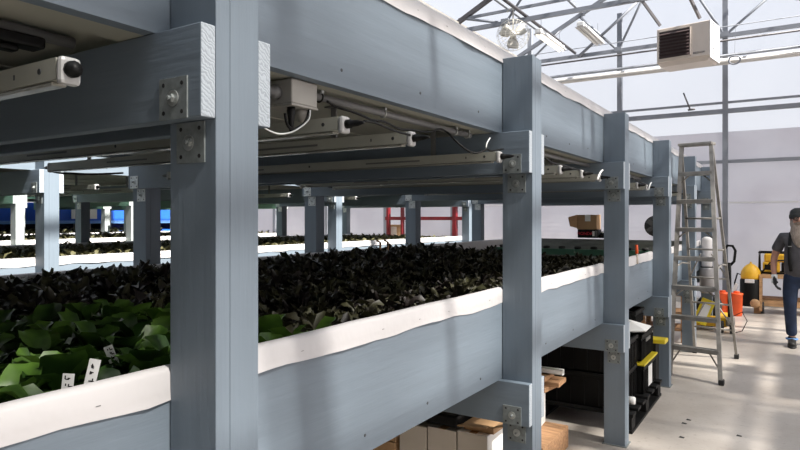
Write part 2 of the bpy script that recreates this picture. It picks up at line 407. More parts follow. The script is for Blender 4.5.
def make_rack(X0, label, pal='paint', detail=2, mirror_plates='galv', group=None):
    root = thing('grow_rack', label, 'grow rack', (X0, 0, 0), group=group)
    pz, py_, px_ = pal+'_z', pal+'_y', pal+'_x'
    for i, y in enumerate(PY):
        for front in (True, False):
            x0, x1 = (-.145, 0) if front else (BACK, BACK+.145)
            p = post_mb(y, x0, x1, 2.352 if front else 2.34, pz).build('post', root, bevel=.0015)
            if detail > 1:
                for ti, (zc, zb, zt) in enumerate(TIERS):
                    plate(-.075 if front else BACK+.095, y, zc-.045, 'plate' if front else mirror_plates, p, seed=i*7+ti)
        for ti, (zc, zb, zt) in enumerate(TIERS):
            for s in (0, 1):
                ya, yb = (y-.038, y) if s == 0 else (y+PW, y+PW+.038)
                b = MB(); b.box(BACK, 0, ya+.0004*(1-s), yb-.0004*(1-s), zc, zb, px_, endx='endgrain' if detail > 1 else pz)
                c = b.build('crossbeam', root, bevel=.003)
                if s == 0 and detail > 1:
                    plate(-.082, ya, zc+.043, 'plate', c, seed=i+ti*3)
                    plate(BACK+.07, ya, zc+.045, mirror_plates, c, seed=i+ti*5)
    for ti, (zc, zb, zt) in enumerate(TIERS):
        for sgn in (1, -1):
            xa, xb = (-.186, -.148) if sgn > 0 else (-2.802, -2.764)
            b = MB(); b.box(xa, xb, YA, YB, zb, zt, py_)
            if sgn > 0 and detail > 1:
                rr = random.Random(3+ti)
                y = YA+.2
                while y < YB-.1:
                    b.lathe((xb+.0005, y, zb+.055+rr.uniform(-.012, .012)), [(.0055, -.001), (.0055, .0008)], 'screw', 8, 'x', False)
                    y += .45+rr.uniform(-.06, .06)
            b.build('long_beam', root, bevel=.002)
            lb = liner_mb(sgn, zt, ti*3.3+sgn+X0*.1)
            if sgn > 0 and detail > 1:
                rr = random.Random(31+ti); y = YA+.1
                while y < 8:
                    if min(abs(y-(p+PW/2)) for p in PY) > .1:
                        q = MB()
                        lb.box(-.1452, -.1440, y, y+.010, zt-.0255, zt-.0240, 'conduit')
                    y += rr.uniform(.22, .4)
            lb.build('liner_sheet', root, fix=False)
        for ye in (YA, YB-.038):
            MB().box(-2.764, -.186, ye, ye+.038, zb, zt, 'slate' if ye > 0 else py_).build('end_board', root, bevel=.002)
        # underside panels resting on the crossbeams, two sheets per bay with a joint strip
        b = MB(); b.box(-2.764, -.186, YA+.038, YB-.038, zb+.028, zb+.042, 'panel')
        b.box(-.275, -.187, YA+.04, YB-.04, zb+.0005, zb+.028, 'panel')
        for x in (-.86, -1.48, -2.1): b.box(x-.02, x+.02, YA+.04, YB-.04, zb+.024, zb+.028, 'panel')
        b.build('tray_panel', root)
    z0 = TIERS[0][2]-.14
    b = MB(); n = 60; ny = 20
    MB().box(-2.75, -.21, YA+.04, 6.1, TIERS[0][1]+.045, z0, 'soil').build('growing_medium', root)
    MB().box(-2.75, -.21, 6.1, 8.42, TIERS[0][1]+.045, z0-.10, 'soil').build('growing_medium', root)
    MB().box(-2.75, -.21, YA+.04, YB-.05, TIERS[1][1]+.045, TIERS[1][2]-.14, 'soil').build('growing_medium', root)
    return root
rack1 = make_rack(-1.0, 'long two-tier grey-blue wooden growing rack beside the aisle, nearest the camera', 'paint', 2)
rack2 = make_rack(-5.0, 'second two-tier wooden growing rack, with brightly sunlit grey-blue posts behind the nearest rack', 'paint', 2)
rack2.location = (-5.21, 0, 0); rack2.rotation_euler = (0, 0, -.033)
rack3 = make_rack(-9.35, 'third two-tier rack, green painted, behind the rack with sunlit posts', 'green', 1)
rack4 = make_rack(-13.0, 'farthest two-tier rack, green painted, in front of the blue shelving', 'green', 1)

# end rail with clips and green clip board over rack 1's planted area
b = MB(); b.box(-2.74, -.2, 8.43, 8.47, 1.10, 1.185, 'clipgreen')
b.build('divider_rail', rack1, bevel=.003)
for k in range(12):
    x = -2.6+k*.22
    q = MB(); q.lathe((x, 8.47, 1.20), [(.04, -.014), (.05, 0), (.045, .02), (.0001, .026)], 'rubber', 10)
    q.build('rail_clip', rack1)

# ------------------------------------------------------------------ grow lights (hang below the upper tray)
def make_light(label, group=None, length=2.3, long_plug=True):
    root = thing('grow_light', label, 'grow light', (0, 0, 0), group=group)
    b = MB()
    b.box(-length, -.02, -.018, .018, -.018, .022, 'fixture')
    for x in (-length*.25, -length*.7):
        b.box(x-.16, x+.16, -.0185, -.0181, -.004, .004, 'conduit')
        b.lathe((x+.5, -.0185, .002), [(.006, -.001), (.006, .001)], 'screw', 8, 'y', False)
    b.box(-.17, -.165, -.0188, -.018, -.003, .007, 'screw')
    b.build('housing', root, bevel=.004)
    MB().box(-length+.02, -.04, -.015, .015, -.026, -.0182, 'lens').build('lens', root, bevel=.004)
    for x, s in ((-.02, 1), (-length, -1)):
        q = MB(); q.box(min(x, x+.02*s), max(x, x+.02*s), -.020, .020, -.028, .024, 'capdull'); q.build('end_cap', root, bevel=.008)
        q = MB(); q.lathe((x+.02*s, 0, .0), [(.0135, 0), (.0135, .014*s), (.0105, .017*s), (.009, .04*s), (.005, .055*s), (.004, .062*s)] if long_plug else [(.0155, 0), (.0155, .010*s), (.011, .012*s), (.011, .018*s)], 'black', 12, 'x')
        q.build('plug', root)
    for x in (-.35, -length+.35):
        q = MB(); q.box(x-.012, x+.012, -.004, .004, .022, .142, 'conduit'); q.box(x-.03, x+.03, -.02, .02, .138, .142, 'conduit')
        q.build('hanger', root)
    return root
LZ = 1.886
light = make_light('cream light bar with white cap and round black plug, at the upper left corner', long_plug=False)
light.location = (-1.11, .632, LZ-.006)
light2 = make_light('', long_plug=True)
spec = [(1.455, 'cream light bar beside the hanging junction box, first between the two nearest posts'),
        (1.835, 'cream light bar mid first bay, its black plug tucked under the grey conduit'),
        (2.595, 'cream light bar right in front of the second post, plug lead curving up'),
        (3.46, 'light bar in the second bay of the nearest rack, nearer of two'),
        (3.88, 'light bar in the second bay of the nearest rack, farther of two'),
        (5.50, 'light bar seen small in the third bay between third and fourth posts')]
for y, lab in spec:
    c = light2 if y == 1.455 else copy_tree(light2); c.location = (-1.11, y, LZ); c['label'] = lab
for y in (4.30, 5.9, 7.2, 7.7):
    c = copy_tree(light2); c.location = (-1.11, y, LZ); c['label'] = 'light bar mostly hidden under the far end of the nearest rack'; c['group'] = 'far light bars of the nearest rack'
R2X, R2A = -5.21, -.033
for y in (1.9, 3.2, 3.7, 5.0, 5.6, 6.9):
    c = copy_tree(light2); c.location = (R2X-.11-y*math.sin(R2A), y, LZ); c.rotation_euler = (0, 0, R2A); c['label'] = 'dim light bar under the upper tray of the second rack'; c['group'] = 'light bars of the second rack'

# conduit, junction box, leads under the front of rack 1
cx = -1.235
t = thing('electrical_conduit', 'grey round conduit clipped under the front edge of the upper tray', 'conduit', (cx, 1.5, 1.982))
b = MB(); b.tube([(0, -.08, 0), (0, 1.03, 0)], .0125, 'conduit', 10); b.build('pipe', t)
for y in (-.02, .33, .88, 1.0):
    b = MB(); b.torus((0, y, 0), .0145, .003, 'steel' if y != -.02 else 'black', 'y', 16, 6); b.box(-.014, .014, y-.006, y+.006, .010, .020, 'steel'); b.build('clamp', t)
t2 = thing('electrical_conduit', 'dark round conduit under the tray edge at the upper left corner', 'conduit', (-1.40, .3, 2.012))
b = MB(); b.tube([(0, -.6, 0), (0, .50, 0)], .0135, 'conduit', 10); b.build('pipe', t2)
b = MB(); b.torus((0, .24, 0), .017, .006, 'black', 'y', 16, 6); b.build('clamp', t2)
b = MB(); b.box(-.03, .02, .30, .43, -.034, -.008, 'black'); b.box(-.02, .01, .33, .38, -.048, -.034, 'black'); b.build('connector_box', t2, bevel=.006)
for (ya, yb_, lab) in ((2.95, 4.45, 'conduit under the second bay edge of the nearest rack'), (4.8, 6.2, 'conduit under the third bay edge of the nearest rack')):
    q = MB(); q.tube([(cx, ya, 1.982), (cx, yb_, 1.982)], .0125, 'conduit', 8); tag(q.build('electrical_conduit'), lab, 'conduit')
t = thing('junction_box', 'grey square junction box hanging under the tray beside the nearest post', 'junction box', (cx, 1.35, 1.965))
b = MB(); b.box(-.05, .055, -.055, .055, -.034, .036, 'junction'); b.build('box', t, bevel=.004)
b = MB(); b.box(-.052, .057, -.057, .057, -.040, -.034, 'junction'); b.build('cover', t, bevel=.002)
b = MB(); b.lathe((.0, -.055, 0), [(.02, 0), (.02, -.02), (.014, -.022), (.014, -.07)], 'conduit', 14, 'y'); b.build('conduit_hub', t)
b = MB(); b.lathe((.03, -.03, -.04), [(.011, 0), (.013, -.012), (.010, -.03), (.007, -.06), (.0045, -.07)], 'black', 12); b.build('plug', t)
b = MB(); b.lathe((.02, .028, -.04), [(.02, 0), (.02, -.016), (.016, -.02), (.013, -.034)], 'junction', 14); b.build('cable_gland', t)
def cable(pxs, X, r, m, lab, name='cable', smooth=3, Xs=None):
    P = [pt(px, py, X=(Xs[i] if Xs else X)) for i, (px, py) in enumerate(pxs)]
    Q = []
    for i in range(len(P)-1):
        p0 = P[max(i-1, 0)]; p1 = P[i]; p2 = P[i+1]; p3 = P[min(i+2, len(P)-1)]
        for k in range(smooth):
            s = k/smooth
            Q.append(.5*((2*p1)+(p2-p0)*s+(2*p0-5*p1+4*p2-p3)*s*s+(3*p1-p0-3*p2+p3)*s**3))
    Q.append(P[-1])
    q = MB(); q.tube(Q, r, m, 6); return tag(q.build(name), lab, 'cable')
cable([(285, 113), (287, 124), (292, 129), (299, 127), (305, 122), (309, 112), (309, 106)], -1.19, .0042, 'black', 'short black lead looping below the junction box')
cable([(327, 101), (336, 107), (350, 111), (363, 116), (372, 120), (385, 122), (399, 129), (412, 130), (428, 132), (440, 129), (448, 133), (457, 142), (467, 150), (477, 153), (487, 149)], -1.16, .0042, 'black', 'long black power lead snaking below the conduit to the second post',
      Xs=[-1.21, -1.2, -1.17, -1.15, -1.15, -1.15, -1.16, -1.17, -1.19, -1.2, -1.19, -1.14, -1.11, -1.09, -1.085])
cable([(364, 121), (376, 123), (390, 129), (402, 133), (410, 135)], -1.09, .004, 'black', 'thin black lead joining the first light bar to the next')
cable([(503, 149), (497, 150), (491, 151), (487, 149)], -1.09, .004, 'black', 'short lead plugged into the light bar by the second post')
cable([(263, 127), (270, 131), (280, 134), (292, 132), (302, 126), (309, 119), (310, 110)], -1.12, .0022, 'wirewhite', 'thin whitish wire looping behind the nearest post')
cable([(486, 148), (487, 143), (490, 138)], -1.08, .003, 'wirewhite', 'pale zip tie tail sticking up from the cable')
cable([(545, 158), (553, 163), (562, 165), (572, 168), (584, 171), (590, 173)], -1.13, .005, 'black', 'black lead under the second bay of the nearest rack')
cable([(632, 178), (638, 181), (645, 184), (650, 185)], -1.13, .006, 'black', 'black lead under the third bay of the nearest rack')
for (px, py, X, lab) in ((600, 172, -1.02, 'white curved cable tie near the third post'), (650, 184, -1.02, 'white curved cable tie near the fourth post')):
    p = pt(px, py, X=X); P = [p+Vector((0, -.06+.02*k, -.05+.018*k-.0012*k*k)) for k in range(7)]
    q = MB(); q.tube(P, .006, 'capwhite', 6); tag(q.build('cable_tie'), lab, 'cable tie')
# lead from far end of a light bar, seen left of the nearest post
cable([(50, 171), (60, 173), (78, 174), (100, 174), (123, 173)], -3.55, .006, 'black', 'black lead running from the light bar end past the sunlit post')

# ------------------------------------------------------------------ plants
def rosette(seed, kind):
    r = random.Random(seed); b = MB(); vs = []; fs = []
    nl = {'green': 15, 'dark': 24, 'tan': 9}[kind]
    for k in range(nl):
        u = k/nl; ang = k*2.4+r.uniform(-.3, .3)
        if kind == 'green': L = .055+.045*r.random(); W = L*.82; tilt = .15+1.05*(1-u)+r.uniform(-.1, .15); curl = -.9; cup = .35
        elif kind == 'dark': L = .05+.045*r.random(); W = L*.42; tilt = .25+1.05*(1-u)+r.uniform(-.3, .35); curl = -3.2*r.random(); cup = .6
        else: L = .05+.03*r.random(); W = L*.5; tilt = .5+.6*(1-u); curl = -1.2; cup = .3
        tilt = PI/2-tilt           # elevation from horizontal
        nu, nv = (5, 7) if kind == 'green' else (3, 5) if kind == 'dark' else (3, 3); o = len(vs)
        px_, pz_ = .008, (.02+.06*u); el = tilt
        tw = r.uniform(-.8, .8) if kind == 'dark' else r.uniform(-.25, .25)
        for j in range(nv):
            s = j/(nv-1); wd = W*math.sin(PI*min(.97, .12+.83*s))**.8
            if kind == 'green': wd = W*max(.10, 1-abs((s-.58)/.58)**2.4 if s < .58 else .10+.9*math.sqrt(max(0, 1-((s-.58)/.42)**2)))
            for i in range(nu):
                q = (i-(nu-1)/2)/((nu-1)/2)
                lx = q*wd/2; rip = .0035*abs(q)*math.sin(s*13+q*2+k) if kind == 'green' else (.006 if kind != 'tan' else .002)*math.sin(s*9+i*2+k)
                lz = abs(q)*wd*.5*cup+rip
                ta = tw*s; a, c_ = lx*math.cos(ta)-lz*math.sin(ta), lx*math.sin(ta)+lz*math.cos(ta)
                X = px_-c_*math.sin(el); Z = pz_+c_*math.cos(el); Yl = a
                vs.append((X*math.cos(ang)-Yl*math.sin(ang), X*math.sin(ang)+Yl*math.cos(ang), Z))
            px_ += math.cos(el)*L/(nv-1); pz_ += math.sin(el)*L/(nv-1); el += curl/(nv-1)
        for j in range(nv-1):
            for i in range(nu-1):
                a = o+j*nu+i; fs.append((a, a+1, a+nu+1, a+nu))
    return vs, fs
PROT = {}
for kind in ('green', 'dark', 'tan'):
    for s in range(5):
        vs, fs = rosette(100+s, kind); b = MB(); b.add(vs, fs, 'leaf_'+kind, True)
        me_o = b.build('proto', fix=False); PROT[(kind, s)] = (me_o.data, vs, fs); bpy.data.objects.remove(me_o)
SOILZ = TIERS[0][2]-.14
cells = []
y = .30
while y < 8.36:
    x = -1.275
    while x > -3.72:
        cx_, cy_ = x+R.uniform(-.03, .03), y+R.uniform(-.03, .03)
        dd = cy_*CT - cx_*ST; u = F*(cx_*CT+cy_*ST)/dd
        if u > -425 and u < 260: cells.append((dd, cx_, cy_))
        x -= .125
    y += .125
cells.sort()
def plant_kind(x, y):
    return 'green' if (y < 1.50+.12*math.sin(x*9) and x > -2.35) else 'dark'
nind = 300
stuffs = {}
def add_stuff(key, mat_, kind, x, y, z, sc_, r):
    vs0, fs0 = PROT[(kind, r.randrange(5))][1:]
    vs, fs, _ = stuffs.setdefault(key, ([], [], mat_))
    o = len(vs); a = r.uniform(0, 6.28); ca, sa = math.cos(a)*sc_, math.sin(a)*sc_
    for v in vs0: vs.append((x+v[0]*ca-v[1]*sa, y+v[0]*sa+v[1]*ca, z+v[2]*sc_))
    for f in fs0: fs.append(tuple(i+o for i in f))
for i, (dd, x, y) in enumerate(cells):
    kind = plant_kind(x, y); hs = (1.12 if kind == 'green' else 1.0)*R.uniform(.85, 1.15)
    if x > -1.34: hs *= .92
    if kind == 'dark' and y < 6.1: hs *= 1.0+.38*min(1, max(0, (-1.9-x)/1.2))
    if i < nind:
        me = PROT[(kind, R.randrange(5))][0]
        o = bpy.data.objects.new('lettuce_plant' if kind == 'green' else 'seedling_plant', me); C.objects.link(o)
        o.location = (x, y, SOILZ-.012); o.scale = (hs, hs, hs); o.rotation_euler = (R.uniform(-.12, .12), R.uniform(-.12, .12), R.uniform(0, 6.28))
        if kind == 'green': tag(o, 'bright green leafy lettuce in the planted tray nearest the camera', 'plant', 'green lettuces at the near end of the tray')
        else: tag(o, 'dark reddish leafy plant packed in the middle of the lower tray', 'plant', 'dark leafy plants in the lower tray')
    else:
        add_stuff('rack1', 'leaf_dark' if dd < 5.2 else 'leaf_tan', kind if kind == 'dark' else 'dark', x, y, SOILZ-.012-(.10 if y > 6.1 else 0), hs*(.62 if y > 6.1 else 1), R)
for key, off, st, zt in (('rack2', 1.0, .15, .85), ('rack3', -8.35, .20, 1.0), ('rack4', -12.0, .30, 1.3)):
    y = 2.0
    while y < 10.0:
        x = -1.29
        while x > -3.70:
            X = x+off; XW_ = X-5.21+y*.033 if key == 'rack2' else X; dd = y*CT-XW_*ST; u = F*(XW_*CT+y*ST)/dd
            if u > -430: add_stuff(key, 'leaf_tan', 'tan' if st < .25 else 'tan', X+R.uniform(-.03, .03), y+R.uniform(-.03, .03), SOILZ+.04, zt*1.25*R.uniform(.8, 1.2), R)
            x -= st
        y += st
labs = {'rack1': 'mass of dark leafy plants filling the far part of the nearest lower tray',
        'rack2': 'olive seedlings filling the lower tray of the second rack', 'rack3': 'olive seedlings filling the lower tray of the third rack',
        'rack4': 'olive seedlings filling the lower tray of the farthest rack'}
for key, (vs, fs, m) in stuffs.items():
    b = MB(); b.add(vs, fs, m, True); o = b.build('planting', fix=False); tag(o, labs[key], 'plants', kind='stuff')
    if key == 'rack2': o.location = (R2X, 0, 0); o.rotation_euler = (0, 0, R2A)

# plant labels standing in the near tray
def plant_tag(p, h, tilt, lab):
    t = thing('plant_label', lab, 'plant label', p, rz=.75)
    b = MB(); b.box(-.011, .011, -.0008, .0008, 0, h, 'capwhite', rot=(0, tilt, 0), org=(0, 0, 0)); b.build('stake', t)
    g = MB()
    r = random.Random(int(h*1000))
    for k in range(5):
        z = h*.42+k*h*.11
        for s_ in range(3):
            xx = r.uniform(-.007, .003); zz = z+r.uniform(0, h*.05)
            if r.random() < .5: g.box(xx, xx+r.uniform(.004, .008), -.0014, -.0009, zz, zz+.0022, 'black', rot=(0, tilt, 0), org=(0, 0, 0))
            else: g.box(xx, xx+.0022, -.0014, -.0009, zz, zz+h*r.uniform(.03, .07), 'black', rot=(0, tilt, 0), org=(0, 0, 0))
    g.build('handwriting', t)
p = pt(80, 392, X=-1.225); plant_tag((p.x, p.y, 1.19), .135, .22, 'tall white plant label with black writing behind the front liner')
plant_tag((p.x-.012, p.y-.028, 1.19), .108, .10, 'shorter white plant label leaning beside the taller one')
p = pt(122, 352, X=-1.45); plant_tag((p.x, p.y, 1.19), .10, -.35, 'small white plant label among the green leaves')
for (px, lab) in ((379.5, 'left one of two thin brown stakes at the back of the dark plants'), (387, 'right one of two thin brown stakes at the back of the dark plants')):
    p = pt(px, 250, X=-3.3); q = MB(); q.tube([(p.x, p.y, SOILZ), (p.x+.01, p.y, SOILZ+.25), (p.x-.03, p.y, SOILZ+.27)], .012, 'darkwood', 6); tag(q.build('plant_stake'), lab, 'stake')
# brush hooked on the liner between the third and fourth posts
p = pt(637.6, 264, X=-1.138)
t = thing('small_brush', 'small brush with red head and cream handle resting against the white liner', 'brush', p)
MB().tube([(0, 0, 0), (-.005, .0, .09)], .008, 'cream', 8).build('handle', t)
MB().tube([(-.005, 0, .09), (-.01, 0, .165)], .013, 'orange', 8).build('head', t)

# ------------------------------------------------------------------ building shell
XW, XE, YN, YF = -17.2, 6.8, -3.6, 13.0
GUT, RISE = 5.15, 1.5
b = MB(); b.box(XW, XE, YN, YF, -.12, 0, 'floor'); struct(b.build('floor'), 'pale concrete floor')
b = MB(); b.box(-60, 50, -40, 70, -.2, -.125, 'snow'); struct(b.build('ground_outside'), 'grey ground outside')
# far gable wall
wf = bpy.data.objects.new('wall_far', None); C.objects.link(wf); wf.location = (0, YF, 0); struct(wf, 'far gable wall of milky corrugated panels below and clear glazing above')
def corr(x0, x1, z0, z1, y, m, horiz=True):
    """corrugated sheet in the XZ plane with shallow horizontal-running ribs"""
    b = MB(); n = int((z1-z0)/.045) if horiz else int((x1-x0)/.045); vs = []; fs = []
    for i in range(n+1):
        d = .007*(1 if i % 2 else -1)
        if horiz: z = z0+(z1-z0)*i/n; vs += [(x0, y+d, z), (x1, y+d, z)]
        else: x = x0+(x1-x0)*i/n; vs += [(x, y+d, z0), (x, y+d, z1)]
    for i in range(n): fs.append((2*i, 2*i+1, 2*i+3, 2*i+2))
    b.add(vs, fs, m, True); return b
corr(XW, XE, 0.02, 2.66, .05, 'poly').build('milky_panel', wf, fix=False)
MB().box(XW, XE, .03, .038, 1.885, 1.91, 'heaterwhite').build('joint_strip', wf)
corr(XW, XE, 2.66, 3.22, .05, 'poly').build('milky_panel', wf, fix=False)
b = MB(); b.add([(XW, .05, 3.22), (XE, .05, 3.22), (XE, .05, GUT+.1), (.8, .05, GUT), (-2.2, .05, GUT+RISE), (-5.2, .05, GUT), (-8.2, .05, GUT+RISE), (-11.2, .05, GUT), (-14.2, .05, GUT+RISE), (XW, .05, GUT)], [tuple(range(10))], 'gable_clear')
b.build('clear_glazing', wf, fix=False)
xm = -1.08
for k in range(-8, 4):
    x = xm+k*1.9
    MB().box(x-.045, x+.045, -.05, .04, 0, GUT+.6, 'truss').build('mullion', wf)
for (z, r_, m) in ((2.66, .03, 'truss'), (3.60, .042, 'truss'), (3.76, .018, 'truss'), (.05, .05, 'whitepipe')):
    MB().box(XW, XE, -.035, .035, z-r_, z+r_, m).build('girt', wf)
b = MB(); q = [(-3.05, -.08, 3.88), (-2.86, -.09, 3.6), (-2.78, -.09, 3.56)]
b.tube([pt(683.5, 93, Y=12.9)-Vector((0, 13, 0)), pt(690, 109, Y=12.9)-Vector((0, 13, 0))], .014, 'trussdark', 6)
b.tube([pt(688, 110, Y=12.9)-Vector((0, 13, 0)), pt(695, 109, Y=12.9)-Vector((0, 13, 0))], .02, 'trussdark', 6); b.build('window_latch', wf)
def window_in_wall(n, x0, x1, z0, z1):
    w_ = bpy.data.objects.new('window_%d' % n, None); C.objects.link(w_); w_.location = (0, YF-.06, 0); struct(w_)
    b = MB(); r_ = .045
    b.box(x0, x1, -.03, .03, z1-r_, z1, 'alu'); b.box(x0, x1, -.03, .03, z0, z0+r_, 'alu'); b.box(x0, x0+r_, -.03, .03, z0, z1, 'alu'); b.box(x1-r_, x1, -.03, .03, z0, z1, 'alu')
    b.build('window_frame', w_)
    MB().box(x0+r_, x1-r_, .0, .006, z0+r_, z1-r_, 'glass').build('pane', w_)
# near, left and right walls
b = MB(); b.box(XW, XE, YN-.08, YN, 0, GUT+1.2, 'nearwall'); struct(b.build('wall_near'), 'plain partition behind the camera')
for nm, x in (('wall_left', XW), ('wall_right', XE)):
    wv_ = bpy.data.objects.new(nm, None); C.objects.link(wv_); wv_.location = (x, 0, 0); struct(wv_)
    b = MB(); b.add([(0, YN, 0), (0, YF, 0), (0, YF, 3.2), (0, YN, 3.2)], [(0, 1, 2, 3)], 'poly'); b.build('milky_panel', wv_, fix=False)
    b = MB(); b.add([(0, YN, 3.2), (0, YF, 3.2), (0, YF, GUT), (0, YN, GUT)], [(0, 1, 2, 3)], 'gable_clear' if x < 0 else 'sunfilter'); b.build('clear_glazing', wv_, fix=False)
    for k in range(7):
        MB().box(-.04, .04, YN+.1+2.7*k, YN+.18+2.7*k, 0, GUT, 'truss').build('mullion', wv_)
# roof
cl = bpy.data.objects.new('ceiling', None); C.objects.link(cl); struct(cl, 'glazed saw-ridge greenhouse roof')
bays = [(-17.2, -11.2), (-11.2, -5.2), (-5.2, .8), (.8, 6.8)]
for (a, c_) in bays:
    mid = (a+c_)/2; m = 'sunfilter' if a > 0 else 'glass'
    for (p0, z0, p1, z1) in ((a, GUT, mid, GUT+RISE), (mid, GUT+RISE, c_, GUT)):
        b = MB(); b.add([(p0, YN, z0), (p1, YN, z1), (p1, YF, z1), (p0, YF, z0)], [(0, 1, 2, 3)], m); b.build('roof_glazing', cl, fix=False)
        for k in range(1, 4):
            s = k/4; x = p0+(p1-p0)*s; z = z0+(z1-z0)*s
            MB().box(x-.025, x+.025, YN, YF, z-.07, z-.02, 'truss').build('purlin', cl)
    if a > 0:
        for k in range(17):
            y = YN+.5+k*.98; b = MB()
            for (p0, z0, p1, z1) in ((a, GUT, mid, GUT+RISE), (mid, GUT+RISE, c_, GUT)): b.tube([(p0, y, z0-.05), (p1, y, z1-.05)], .028, 'truss', 4)
            b.build('shadow_bar', cl)  # unseen bars added to stripe the floor with shadow
    MB().box(mid-.04, mid+.04, YN, YF, GUT+RISE-.08, GUT+RISE-.02, 'truss').build('ridge_bar', cl)
    if c_ < 6: MB().box(c_-.12, c_+.12, YN, YF, GUT-.16, GUT-.02, 'alu').build('gutter', cl)
for (x0, x1, y0, y1) in ((4.45, 5.15, 3.0, 5.6), (4.45, 5.15, 6.05, 8.2), (4.02, 4.26, 6.0, 7.3), (4.6, 5.2, -3, 2.6)):
    MB().box(x0, x1, y0, y1, 5.86, 5.90, 'trussdark').build('shadow_panel', cl)  # unseen panels added to throw the dark patches on the floor
# trusses
def truss(a, c_, y, webs=True, dark=False, z0=4.97, double=True, nm='roof_truss', lab=None, n=3):
    t = bpy.data.objects.new(nm, None); C.objects.link(t); t.location = (0, y, 0); struct(t, lab)
    MB().box(a+.1, c_-.1, -.03, .03, z0-.035, z0+.035, 'truss').build('bottom_chord', t)
    if double: MB().box(a+.1, c_-.1, -.02, .02, z0+.19, z0+.235, 'truss').build('upper_tie', t)
    mid = (a+c_)/2
    for (p0, p1) in ((a, mid), (c_, mid)):
        b = MB(); b.tube([(p0, 0, GUT-.06), (p1, 0, GUT+RISE-.06)], .05, 'trussdark' if dark else 'truss', 4); b.build('rafter', t)
    w_ = (c_-a); nodes = [xm-1.9*k for k in range(-1, 12) if a+.3 < xm-1.9*k < c_-.3] if webs == 'mull' else [a+w_*(k+.5)/n for k in range(n)]
    for x in nodes:
        MB().box(x-.07, x+.07, -.04, .04, z0-.02, z0+.07, 'truss').build('gusset', t)
        for s in (-1, 1):
            xt = x+s*.78; zt = GUT+RISE*(1-abs(xt-mid)/(w_/2))-.08
            if xt < a+.1 or xt > c_-.1 or zt < z0+.1: continue
            MB().tube([(x, 0, z0), (xt, 0, zt)], .024, 'truss', 6).build('web', t)
    return t
for k, y in enumerate((12.86, 10.0, 7.0, 4.0, 1.0, -2.0)):
    for (a, c_) in bays:
        truss(a, c_, y, webs='mull' if k == 0 else True, dark=(k == 1), double=(k != 0), n=3)
# services along the gable: dark pipe, grey rail, big white pipe
for (nm, z, r_, m, lab, yy) in (('gas_pipe', 4.84, .018, 'trussdark', 'thin dark pipe running across the gable below the truss chord', 12.7),
                            ('support_rail', 4.60, .028, 'truss', 'grey rail across the gable just above the fat white pipe', 12.85),
                            ('tension_wire', 5.12, .008, 'truss', 'thin wire running above the gable truss chord', 12.8)):
    b = MB(); b.tube([(-12, yy, z), (3, yy, z)], r_, m, 8); tag(b.build(nm), lab, 'pipe' if 'pipe' in nm else 'rail' if 'rail' in nm else 'wire')
b = MB(); b.tube([(-12, 12.6, 4.435), (3, 12.6, 4.435)], .058, 'whitepipe', 16); tag(b.build('white_pipe'), 'fat white pipe running across the gable end behind the heater', 'pipe')
b = MB(); b.tube([(-3.83, 6, 5.03), (-3.83, 12.8, 5.03)], .03, 'trussdark', 8); tag(b.build('ceiling_rail'), 'dark overhead rail running lengthwise above the fan toward the gable', 'rail')
b = MB(); b.tube([pt(578, 57, Y=12.8), pt(641, -1, Y=12.8)], .032, 'truss', 6); b_ = b.build('roof_brace'); struct(b_)
# ring and string hanging at the white pipe
p = pt(734.5, 60, Y=12.45); b = MB(); b.torus(p, .09, .014, 'truss', 'y', 20, 6, (1, .8)); b.tube([p+Vector((.0, 0, .08)), p+Vector((.01, .1, .6))], .004, 'truss', 4); tag(b.build('hanging_ring'), 'small grey ring on a string hanging before the white pipe', 'ring')

# heater
HY0, HY1 = 10.9, 11.45
h = thing('unit_heater', 'beige hanging unit heater with dark louvers under the roof', 'heater', (-1.48, 11.17, 4.14), rz=-.15)
W2, D2 = .405, .275
b = MB(); b.box(-W2, W2, -D2, D2, .035, .59, 'heater'); b.build('casing', h, bevel=.012)
b = MB(); b.add([(-W2, -D2+.02, .04), (W2, -D2+.02, .04), (W2, D2, .04), (-W2, D2, .04), (-W2+.04, -D2+.06, -.03), (W2-.04, -D2+.06, -.03), (W2-.04, D2-.05, -.03), (-W2+.04, D2-.05, -.03)],
              [(0, 1, 5, 4), (1, 2, 6, 5), (2, 3, 7, 6), (3, 0, 4, 7), (4, 5, 6, 7)], 'heater'); b.build('bottom_pan', h)
b = MB(); b.box(W2, W2+.012, -D2+.0, D2-.0, .0, .60, 'heaterwhite'); b.build('side_panel', h, bevel=.003)
lv = MB(); lv.box(-W2+.045, .115, -D2-.004, -D2+.0, .09, .53, 'louver'); L0 = lv.build('louver_opening', h)
for k in range(8):
    q = MB(); z = .115+k*.053
    q.box(-W2+.05, .11, -D2-.05, -D2-.004, z-.003, z+.003, 'louver', rot=(.75, 0, 0)); q.build('louver', h)
b = MB(); r_ = .014
for args in ((-W2+.031, -W2+.045, .076, .544), (.115, .129, .076, .544)): b.box(args[0], args[1], -D2-.02, -D2, args[2], args[3], 'heater')
b.box(-W2+.031, .129, -D2-.02, -D2, .53, .544, 'heater'); b.box(-W2+.031, .129, -D2-.02, -D2, .076, .09, 'heater'); b.build('louver_frame', h)
text('REZNOR', .135, 'letters_grey', h, 'lettering', (W2+.0135, -.08, .33), (PI/2, 0, PI/2))
bpy.data.objects['lettering'].rotation_euler = Euler((PI/2, 0, PI/2)).to_matrix().to_4x4().to_euler()
lt = bpy.data.objects['lettering']; lt.matrix_local = Matrix.Translation((W2+.0135, -.10, .33)) @ Matrix(((0, 0, 1, 0), (0, -1, 0, 0), (1, 0, 0, 0), (0, 0, 0, 1))) @ Matrix(((1, 0, 0, 0), (0, 1, 0, 0), (0, 0, 1, 0), (0, 0, 0, 1)))
text('REZNOR', .045, 'letters_grey', h, 'lettering', (.25, -D2-.003, .10), (PI/2, 0, 0))
b = MB()
h_o = Vector((-1.48, 11.17, 4.14))
